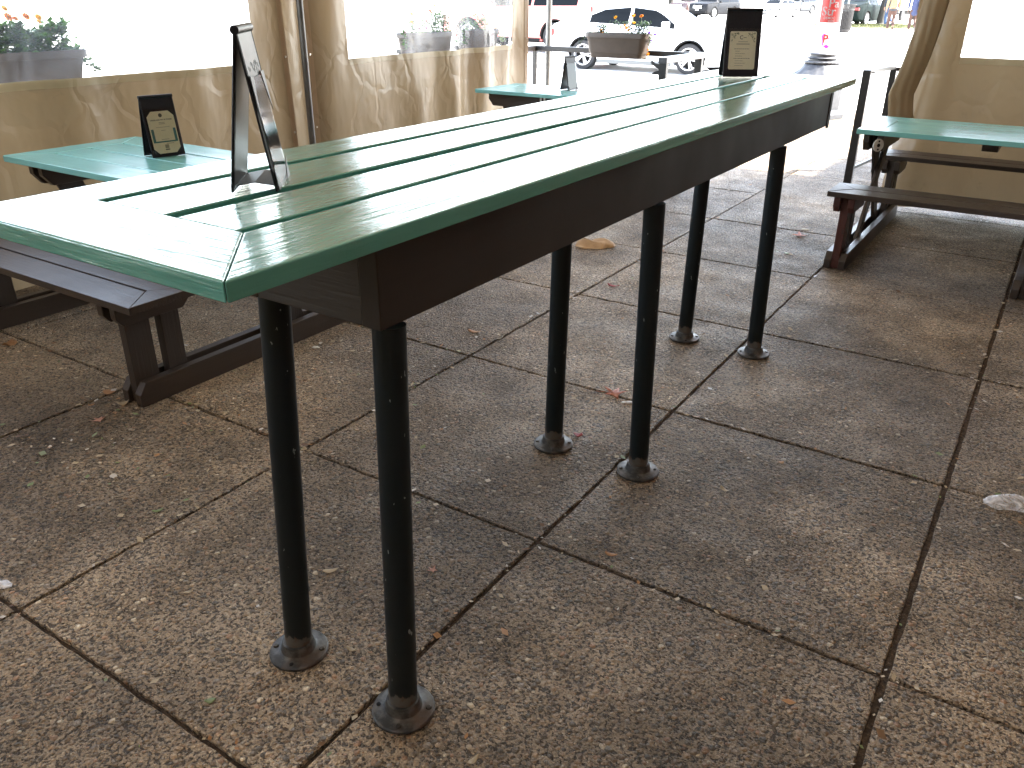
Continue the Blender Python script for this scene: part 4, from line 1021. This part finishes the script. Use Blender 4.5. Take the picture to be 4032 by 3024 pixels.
sh = b.build('shrub', M_leaf); sh.location = (-17.6, 78, .38); tag(sh, 'bright green shrub growing in the low brick planter', 'plant')

# ------------------------------------------------------------------ people
def skin_obj(name, nodes, edges, m, parent, sub=2):
    me = bpy.data.meshes.new(name); me.from_pydata([n[0] for n in nodes], edges, []); me.update(); me.materials.append(m)
    o = bpy.data.objects.new(name, me); COL.objects.link(o); o.parent = parent
    sk = o.modifiers.new('skin', 'SKIN'); sk.use_smooth_shade = True
    sv = me.skin_vertices[0].data if me.skin_vertices else None
    if sv is None: return o
    for i, n in enumerate(nodes):
        r_ = n[1]; sv[i].radius = (r_, r_) if not isinstance(r_, tuple) else r_
        sv[i].use_root = (i == 0)
    ss = o.modifiers.new('sub', 'SUBSURF'); ss.levels = sub; ss.render_levels = sub
    return o
def ensure_skin(me):
    if not me.skin_vertices:
        bm = bmesh.new(); bm.from_mesh(me); bm.verts.layers.skin.verify(); bm.to_mesh(me); bm.free()
def skin_obj(name, nodes, edges, m, parent, sub=2):
    me = bpy.data.meshes.new(name); me.from_pydata([n[0] for n in nodes], edges, []); me.update(); me.materials.append(m)
    ensure_skin(me)
    o = bpy.data.objects.new(name, me); COL.objects.link(o); o.parent = parent
    sv = me.skin_vertices[0].data
    for i, n in enumerate(nodes):
        r_ = n[1]; sv[i].radius = (r_, r_) if not isinstance(r_, tuple) else r_; sv[i].use_root = (i == 0)
    sk = o.modifiers.new('skin', 'SKIN'); sk.use_smooth_shade = True
    ss = o.modifiers.new('sub', 'SUBSURF'); ss.levels = sub; ss.render_levels = sub
    return o
M_skin = noisy('skin', (.22, .11, .07), (.26, .13, .09), 8, .5, 0)
M_skind = noisy('skin_tanned', (.08, .035, .02), (.10, .045, .028), 8, .5, 0)
def person(loc, rz, label, trousers, top, shoe, hair, H=1.75, stride=1, coat=False, skin=None):
    """faces local +y, walking"""
    root = thing('person', label, 'person', loc, rz); skm = skin or M_skin; k = H / 1.75
    hip, kn, an = .93 * k, .50 * k, .09 * k
    L = dict(hl=(-.09, 0, hip - .06), kl=(-.10, .05 * stride, kn), al=(-.10, -.02, an), tl=(-.10, .12, .03),
             hr=(.09, 0, hip - .06), kr=(.10, .10 * stride, kn + .02), ar=(.10, -.26 * stride, .20 * k), tr=(.10, -.17 * stride, .07))
    arms = [((-.20, 0, 1.43 * k), .05), ((-.25, -.03, 1.15 * k), .042), ((-.25, .05, .92 * k), .03)], [((.20, 0, 1.43 * k), .05), ((.26, -.05, 1.15 * k), .042), ((.24, .02, .90 * k), .03)]
    nodes = [((0, 0, hip), (.15, .11)), ((0, 0, 1.1 * k), (.13, .10)), ((0, 0, 1.3 * k), (.15, .11)), ((0, 0, 1.43 * k), (.13, .085)), ((0, .01, 1.51 * k), .055), ((0, .02, 1.58 * k), .075), ((0, .025, 1.66 * k), .09), ((0, .015, 1.72 * k), .06),
             (L['hl'], .095), (L['kl'], .06), (L['al'], .042), (L['hr'], .095), (L['kr'], .06), (L['ar'], .042)]
    edges = [(0, 1), (1, 2), (2, 3), (3, 4), (4, 5), (5, 6), (6, 7), (0, 8), (8, 9), (9, 10), (0, 11), (11, 12), (12, 13)]
    for arm in arms:
        s = len(nodes); nodes += arm; edges += [(3, s), (s, s + 1), (s + 1, s + 2)]
        h0 = Vector(arm[2][0]); nodes.append((tuple(h0 + Vector((0, .01, -.07))), (.035, .018))); edges.append((s + 2, s + 3)); pi = len(nodes) - 1
        for f in range(4):
            p1 = h0 + Vector((0, -.025 + f * .018, -.12)); p2 = p1 + Vector((.008, .005, -.035 + abs(f - 1.3) * .006)); nodes.append((tuple(p1), .009)); nodes.append((tuple(p2), .007)); edges += [(pi, len(nodes) - 2), (len(nodes) - 2, len(nodes) - 1)]
        p1 = h0 + Vector((0, .05, -.08)); nodes.append((tuple(p1), .010)); edges.append((s + 2, len(nodes) - 1))
    skin_obj('body', nodes, edges, skm, root, 1)
    # face details
    b = MB(); b.lathe([(0, .02), (.012, .012), (.014, -.01), (0, -.02)], (0, .105, 1.63 * k), n=8); b.lathe([(0, .02), (.012, .01), (0, -.02)], (.085, .02, 1.64 * k), n=8); b.lathe([(0, .02), (.012, .01), (0, -.02)], (-.085, .02, 1.64 * k), n=8); b.build('nose_and_ears', skm, root, smooth=True)
    b = MB(); b.lathe([(.095, -.03), (.103, .03), (.09, .08), (.05, .115), (0, .125)], (0, .0, 1.64 * k), n=20); b.build('hair', hair, root, smooth=True)
    # trousers
    nodes = [((0, -.01, hip + .02), (.165, .125)), ((0, -.02, hip - .06), (.17, .13)), (tuple(Vector(L['hl']) + Vector((0, -.01, -.08))), .098), (L['kl'], .078), (tuple(Vector(L['al']) + Vector((0, 0, .02))), .072),
             (tuple(Vector(L['hr']) + Vector((0, -.01, -.08))), .098), (L['kr'], .078), (tuple(Vector(L['ar']) + Vector((0, .02, .04))), .068)]
    skin_obj('trousers', nodes, [(0, 1), (1, 2), (2, 3), (3, 4), (1, 5), (5, 6), (6, 7)], trousers, root)
    zt = .62 if coat else .88
    nodes = [((0, -.01, zt * k), (.185, .14)), ((0, 0, 1.1 * k), (.165, .13)), ((0, 0, 1.32 * k), (.18, .135)), ((0, 0, 1.44 * k), (.14, .10)), ((0, .01, 1.49 * k), .065)]
    edges = [(0, 1), (1, 2), (2, 3), (3, 4)]
    for arm in arms:
        s = len(nodes); nodes += [(arm[0][0], .068), (arm[1][0], .06), (tuple(Vector(arm[2][0]) + Vector((0, 0, .01))), .05)]; edges += [(3, s), (s, s + 1), (s + 1, s + 2)]
    skin_obj('coat' if coat else 'jacket', nodes, edges, top, root)
    if not coat:
        b = MB(); b.lathe([(.172, .84 * k), (.176, .90 * k), (.17, .915 * k)], (0, -.01, 0), n=24, mod=lambda a, j: 1 - .22 * abs(math.sin(a))); b.build('belt', mat('dark_belt', (.02, .022, .025), .6), root, smooth=True)
    for a_, t_ in (('al', 'tl'), ('ar', 'tr')):
        A = Vector(L[a_]); Tt = Vector(L[t_]) if a_ == 'al' else A + Vector((0, .06, -.15))
        skin_obj('shoe', [(tuple(A + Vector((0, -.03, -.045 if a_ == 'al' else -.01))), .046), (tuple((A + Tt) / 2 + Vector((0, 0, -.02))), .045), (tuple(Tt + Vector((0, .02, .005))), .034)], [(0, 1), (1, 2)], shoe, root, 1)
    return root
M_brt = noisy('brown_trousers', (.040, .018, .012), (.06, .028, .018), 9, .8, .4, .02); M_crm = noisy('cream_jacket', (.16, .12, .055), (.22, .17, .09), 7, .8, .4, .02)
M_jean = noisy('blue_jeans', (.018, .037, .085), (.035, .065, .13), 12, .8, .2, .01); M_blu = noisy('blue_coat', (.015, .022, .06), (.025, .035, .085), 9, .8, .3, .02)
M_navy = noisy('navy_trousers', (.010, .013, .024), (.016, .02, .034), 9, .8, .3, .02); M_shoeb = mat('brown_shoe', (.07, .03, .018), .6); M_shoew = mat('grey_trainer', (.09, .095, .09), .6); M_shoek = mat('black_shoe', (.02, .02, .03), .6)
M_hair = mat('dark_hair', (.03, .02, .015), .6)
fz = math.atan2(.97, -.23) - math.pi / 2
person((-7.62, 42.5, 0), fz, 'person in cream jacket and brown trousers walking away, right of the tree', M_brt, M_crm, M_shoeb, M_hair)
person((-6.75, 42.6, 0), fz, 'person in long blue coat and grey trainers walking beside the tarp edge', M_brt, M_blu, M_shoew, M_hair, coat=True, skin=M_skind)
person((-9.0, 49.2, 0), fz + .5, 'person in blue jeans half hidden behind the cream jacketed walker', M_jean, M_navy, M_shoek, M_hair)
person((-34.8, 81.5, -.06), fz + 2.8, 'distant person in navy trousers standing left of the far tree', M_navy, M_navy, M_shoek, M_hair, stride=.3)
person((-32.2, 82.0, -.06), fz + 2.8, 'distant person in navy trousers between the far tree and the black car', M_navy, M_blu, M_shoek, M_hair, stride=.3)
bg = thing('carrier_bag', 'large tan paper bag carried beside the blue coated walker', 'bag', (-6.38, 42.5, .62), fz)
b = MB(); b.prism([(-.17, 0), (.17, 0), (.19, .62), (-.19, .62)], -.07, .07, 'y'); b.build('bag_body', noisy('tan_paper', (.06, .043, .022), (.09, .065, .035), 6, .8, .3, .02), bg, bevel=.01)
b = MB(); b.path([Vector((-.08, 0, .62)), Vector((-.06, 0, .72)), Vector((.06, 0, .72)), Vector((.08, 0, .62))], .006, 6); b.build('handle', M_soil, bg)

# ------------------------------------------------------------------ litter on the paving
def leafmat(n, a, b_): return leafm(n, a, b_, .2)
M_l_red = leafmat('red_dry_leaf', (.55, .15, .08), (.66, .28, .16)); M_l_or = leafmat('orange_brown_leaf', (.45, .22, .09), (.5, .28, .13)); M_l_br = leafmat('brown_dry_leaf', (.16, .08, .04), (.24, .14, .07)); M_l_pale = leafmat('pale_dry_leaf', (.50, .40, .26), (.58, .48, .32)); M_l_grn = leafmat('green_leaf', (.18, .26, .10), (.3, .34, .16)); M_l_crim = leafmat('crimson_leaf', (.30, .02, .02), (.45, .05, .03))
M_l_pink = leafmat('pinkish_leaf', (.5, .25, .18), (.6, .36, .28))
def fallen_leaf(x, y, size, rz, m, label, shape='maple', curl=.35):
    r = random.Random(int(abs(x * 997 + y * 131))); pts = []
    if shape == 'maple':
        for k in range(10):
            a = k * math.pi / 5; q = (1.0, .42)[k % 2] * r.uniform(.85, 1.1); pts.append((q * math.cos(a), q * math.sin(a)))
    elif shape == 'oval':
        for k in range(14): a = k * 6.283 / 14; pts.append((1.0 * math.cos(a), .38 * math.sin(a) * (1 - .3 * math.cos(a))))
    else:
        for k in range(11): a = k * 6.283 / 11; q = r.uniform(.6, 1.05); pts.append((q * math.cos(a), .7 * q * math.sin(a)))
    b = MB(); vs = [Vector((0, 0, .10 * size))]
    for f in (.5, 1.0):
        for (u, v) in pts: vs.append(Vector((u * f * size, v * f * size, size * (.06 + curl * (abs(u * f) ** 2) * .9 * (1 if f == 1 else .8) * r.uniform(.5, 1.1)))))
    n = len(pts); fs = [(0, 1 + i, 1 + (i + 1) % n) for i in range(n)] + [(1 + i, 1 + n + i, 1 + n + (i + 1) % n, 1 + (i + 1) % n) for i in range(n)]
    b.add(vs, fs)
    if shape == 'maple': b.tube((-.1 * size, 0, .09 * size), (-1.35 * size, .1 * size, .05 * size), .02 * size, n=5)
    o = b.build('fallen_leaf', m, smooth=True); s = o.modifiers.new('thickness', 'SOLIDIFY'); s.thickness = .0007
    o.location = (x, y, .001); o.rotation_euler = (0, 0, rz); return tag(o, label, 'leaf', 'fallen leaves')
for a in [(-1.215, 2.606, .054, .4, M_l_red, 'reddish orange maple leaf beside the middle right table leg', 'maple', .5),
          (-1.175, 2.80, .032, 1.2, M_l_br, 'dark brown curled leaf behind the middle right table leg', 'rag', .9),
          (-1.17, 2.235, .022, .6, M_l_crim, 'small crimson leaf at the foot of the middle left table leg', 'rag', .8),
          (-2.834, 1.528, .034, .2, M_l_or, 'orange brown ragged leaf left of the brown bench foot', 'rag', .25),
          (-2.70, 1.50, .026, 1.0, M_l_pale, 'pale curled leaf lying against the brown bench foot', 'rag', .9),
          (-2.66, 1.376, .026, .9, M_l_pink, 'pinkish torn leaf in front of the brown bench', 'maple', .5),
          (-1.264, 5.353, .05, 2.0, M_l_red, 'bright red leaf near the foot of the right picnic table', 'maple', .6),
          (-2.034, 2.824, .032, .3, M_l_or, 'narrow tan leaf between the brown bench and the middle legs', 'oval', .4),
          (-1.803, 3.766, .033, .2, M_l_crim, 'thin red leaf behind the middle left table leg', 'oval', .4),
          (-.522, 2.448, .013, .8, M_l_or, 'small orange leaf right of the middle table legs', 'rag', .5),
          (-1.134, 1.368, .016, 1.7, M_l_pink, 'small pink leaf between the two nearest table legs', 'maple', .5),
          (-1.357, 1.214, .022, .9, M_l_pale, 'pale oval leaf behind the nearest left table leg', 'oval', .4),
          (-1.984, 1.135, .017, 1.1, M_l_grn, 'greenish oval leaf on the slab below the brown bench', 'oval', .5),
          (-.619, 2.182, .018, -.4, M_l_pale, 'slender pale leaf on the slab right of the middle legs', 'oval', .5),
          (-1.894, 1.633, .016, 2.2, M_l_pale, 'cream leaf on the slab joint below the bench foot', 'rag', .4),
          (-3.62, 1.57, .045, 2.0, M_l_or, 'curled orange leaf at the left edge under the bench', 'rag', .8),
          (-.692, .936, .016, 1.4, M_l_pale, 'cream winged seed leaf at the bottom edge of the picture', 'oval', .6),
          (-.766, 1.692, .018, .3, M_l_or, 'tan leaf in the middle of the slab right of the long joint', 'oval', .4),
          (-2.342, 2.351, .016, .4, M_l_pale, 'pale heart shaped leaf under the brown bench beam', 'rag', .3),
          (-1.217, 4.906, .024, .4, M_l_grn, 'dark green leaf between the far legs and the right picnic table', 'rag', .5),
          (-1.11, 1.03, .014, .2, M_l_pale, 'cream leaf scrap between the two nearest base flanges', 'oval', .5),
          (-.703, 1.399, .012, 1.4, M_l_pale, 'cream leaf scrap on the slab right of the nearest right leg', 'oval', .5),
          (-1.60, .95, .012, .9, M_l_pale, 'cream leaf scrap left of the nearest left base flange', 'oval', .5),
          (-1.26, .747, .014, .9, M_l_grn, 'yellow green leaf in front of the nearest left base flange', 'rag', .5)]:
    fallen_leaf(*a)
# scattered tiny scraps, petals and seed husks
b = MB(); r = random.Random(21); mats = [M_l_pale, M_l_or, M_l_grn, mat('white_petal_scrap', (.6, .56, .5), .5), M_l_br]
for k in range(3000):
    if r.random() < .34:   # collect in the joints
        if r.random() < .5: x = OX + A_ * r.randint(-2, 2) + r.gauss(0, .012); y = r.uniform(-.2, 7)
        else: x = r.uniform(-4.2, .6); y = OY + B_ * r.randint(-1, 6) + r.gauss(0, .012)
    elif r.random() < .25: x = -2.6 + r.gauss(0, .35); y = 1.9 + r.gauss(0, .5)
    else: x = r.uniform(-4.2, .8); y = r.uniform(-.2, 7.5)
    s = r.choice((.004, .005, .007, .009, .013)) * r.uniform(.7, 1.25); a = r.uniform(0, 6.28); u = Vector((math.cos(a), math.sin(a), r.uniform(-.2, .3))) * s; v = Vector((-math.sin(a), math.cos(a), r.uniform(-.3, .3))) * s * r.uniform(.35, .8)
    p = Vector((x, y, .004 + s * .3))
    b.add([p - u, p - u * .2 + v, p + u, p + u * .1 - v], [(0, 1, 2, 3)], r.choice((0, 0, 0, 1, 2, 3, 4)))
tag(b.build('leaf_litter', mats), 'tiny pale leaf scraps and petals scattered over the paving', 'litter', kind='stuff')
# crumpled tan paper under the bar
def crumple(name, cx, cy, L, W, H, rz, m, label, cat, seed, nx=26, ny=14):
    r = random.Random(seed); vs = []; ph = [(r.uniform(8, 60) / L * .25, r.uniform(8, 60) / L * .25, r.uniform(0, 6.28), r.uniform(.2, 1)) for _ in range(9)]
    for i in range(nx + 1):
        for j in range(ny + 1):
            u = i / nx * 2 - 1; v = j / ny * 2 - 1; taper = (1 - abs(u) ** 2.6) ** .5 if abs(u) < 1 else 0
            x = u * L / 2 + r.gauss(0, L * .006); y = v * W / 2 * max(.08, taper) * (1 + .12 * math.sin(7 * u + 1)) + r.gauss(0, L * .004)
            z = H * taper * (1 - v * v) ** .7 * (.6 + .4 * sum(a * math.sin(fx_ * x + fy_ * y + p_) for fx_, fy_, p_, a in ph) / 3) + .004
            vs.append((x, y, max(.002, z)))
    fs = [(i * (ny + 1) + j, (i + 1) * (ny + 1) + j, (i + 1) * (ny + 1) + j + 1, i * (ny + 1) + j + 1) for i in range(nx) for j in range(ny)]
    b = MB(); b.add(vs, fs); o = b.build(name, m); o.location = (cx, cy, 0); o.rotation_euler = (0, 0, rz); s = o.modifiers.new('thickness', 'SOLIDIFY'); s.thickness = .0006
    return tag(o, label, cat)
M_kraft = noisy('kraft_paper', (.42, .27, .14), (.52, .35, .19), 20, .7, .4, .004)
crumple('crumpled_paper', -2.245, 4.40, .25, .15, .05, .72, M_kraft, 'crumpled tan paper lying under the far end of the bar', 'paper', 3)
def film():
    m = bpy.data.materials.new('clear_plastic_film'); m.use_nodes = True; t = NT(m); b_ = t.b; b_.inputs['Base Color'].default_value = (.9, .92, .96, 1); b_.inputs['Roughness'].default_value = .15
    tp = t.n('ShaderNodeBsdfTransparent'); mx = t.n('ShaderNodeMixShader'); n = t.noise(t.coords(), 24, 4, .6, 1.5); t.l(t.mr(n, .35, .65, .15, .75), mx.inputs[0]); t.l(tp.outputs[0], mx.inputs[1]); t.l(b_.outputs[0], mx.inputs[2]); t.l(mx.outputs[0], t.out.inputs[0])
    t.l(t.bump(n, .6, .01), b_.inputs['Normal']); return m
crumple('plastic_wrapper', .155, 2.60, .20, .085, .03, .50, film(), 'crumpled clear plastic wrapper at the right edge of the picture', 'wrapper', 8)
crumple('plastic_scrap', -2.03, .70, .07, .035, .008, .3, film(), 'small flat clear plastic scrap at the left edge of the picture', 'scrap', 9, 10, 6)
crumple('paper_scrap', -2.498, 2.289, .035, .022, .008, .3, M_cardw, 'small white paper scrap right of the brown bench foot', 'scrap', 10, 8, 5)
crumple('paper_scrap', -1.137, 2.563, .05, .018, .006, .5, M_cardw, 'thin white paper scrap beside the reddish maple leaf', 'scrap', 11, 8, 5)
crumple('paper_scrap', -1.276, 5.526, .055, .03, .008, .2, M_cardw, 'white paper scrap behind the bright red leaf', 'scrap', 12, 8, 5)
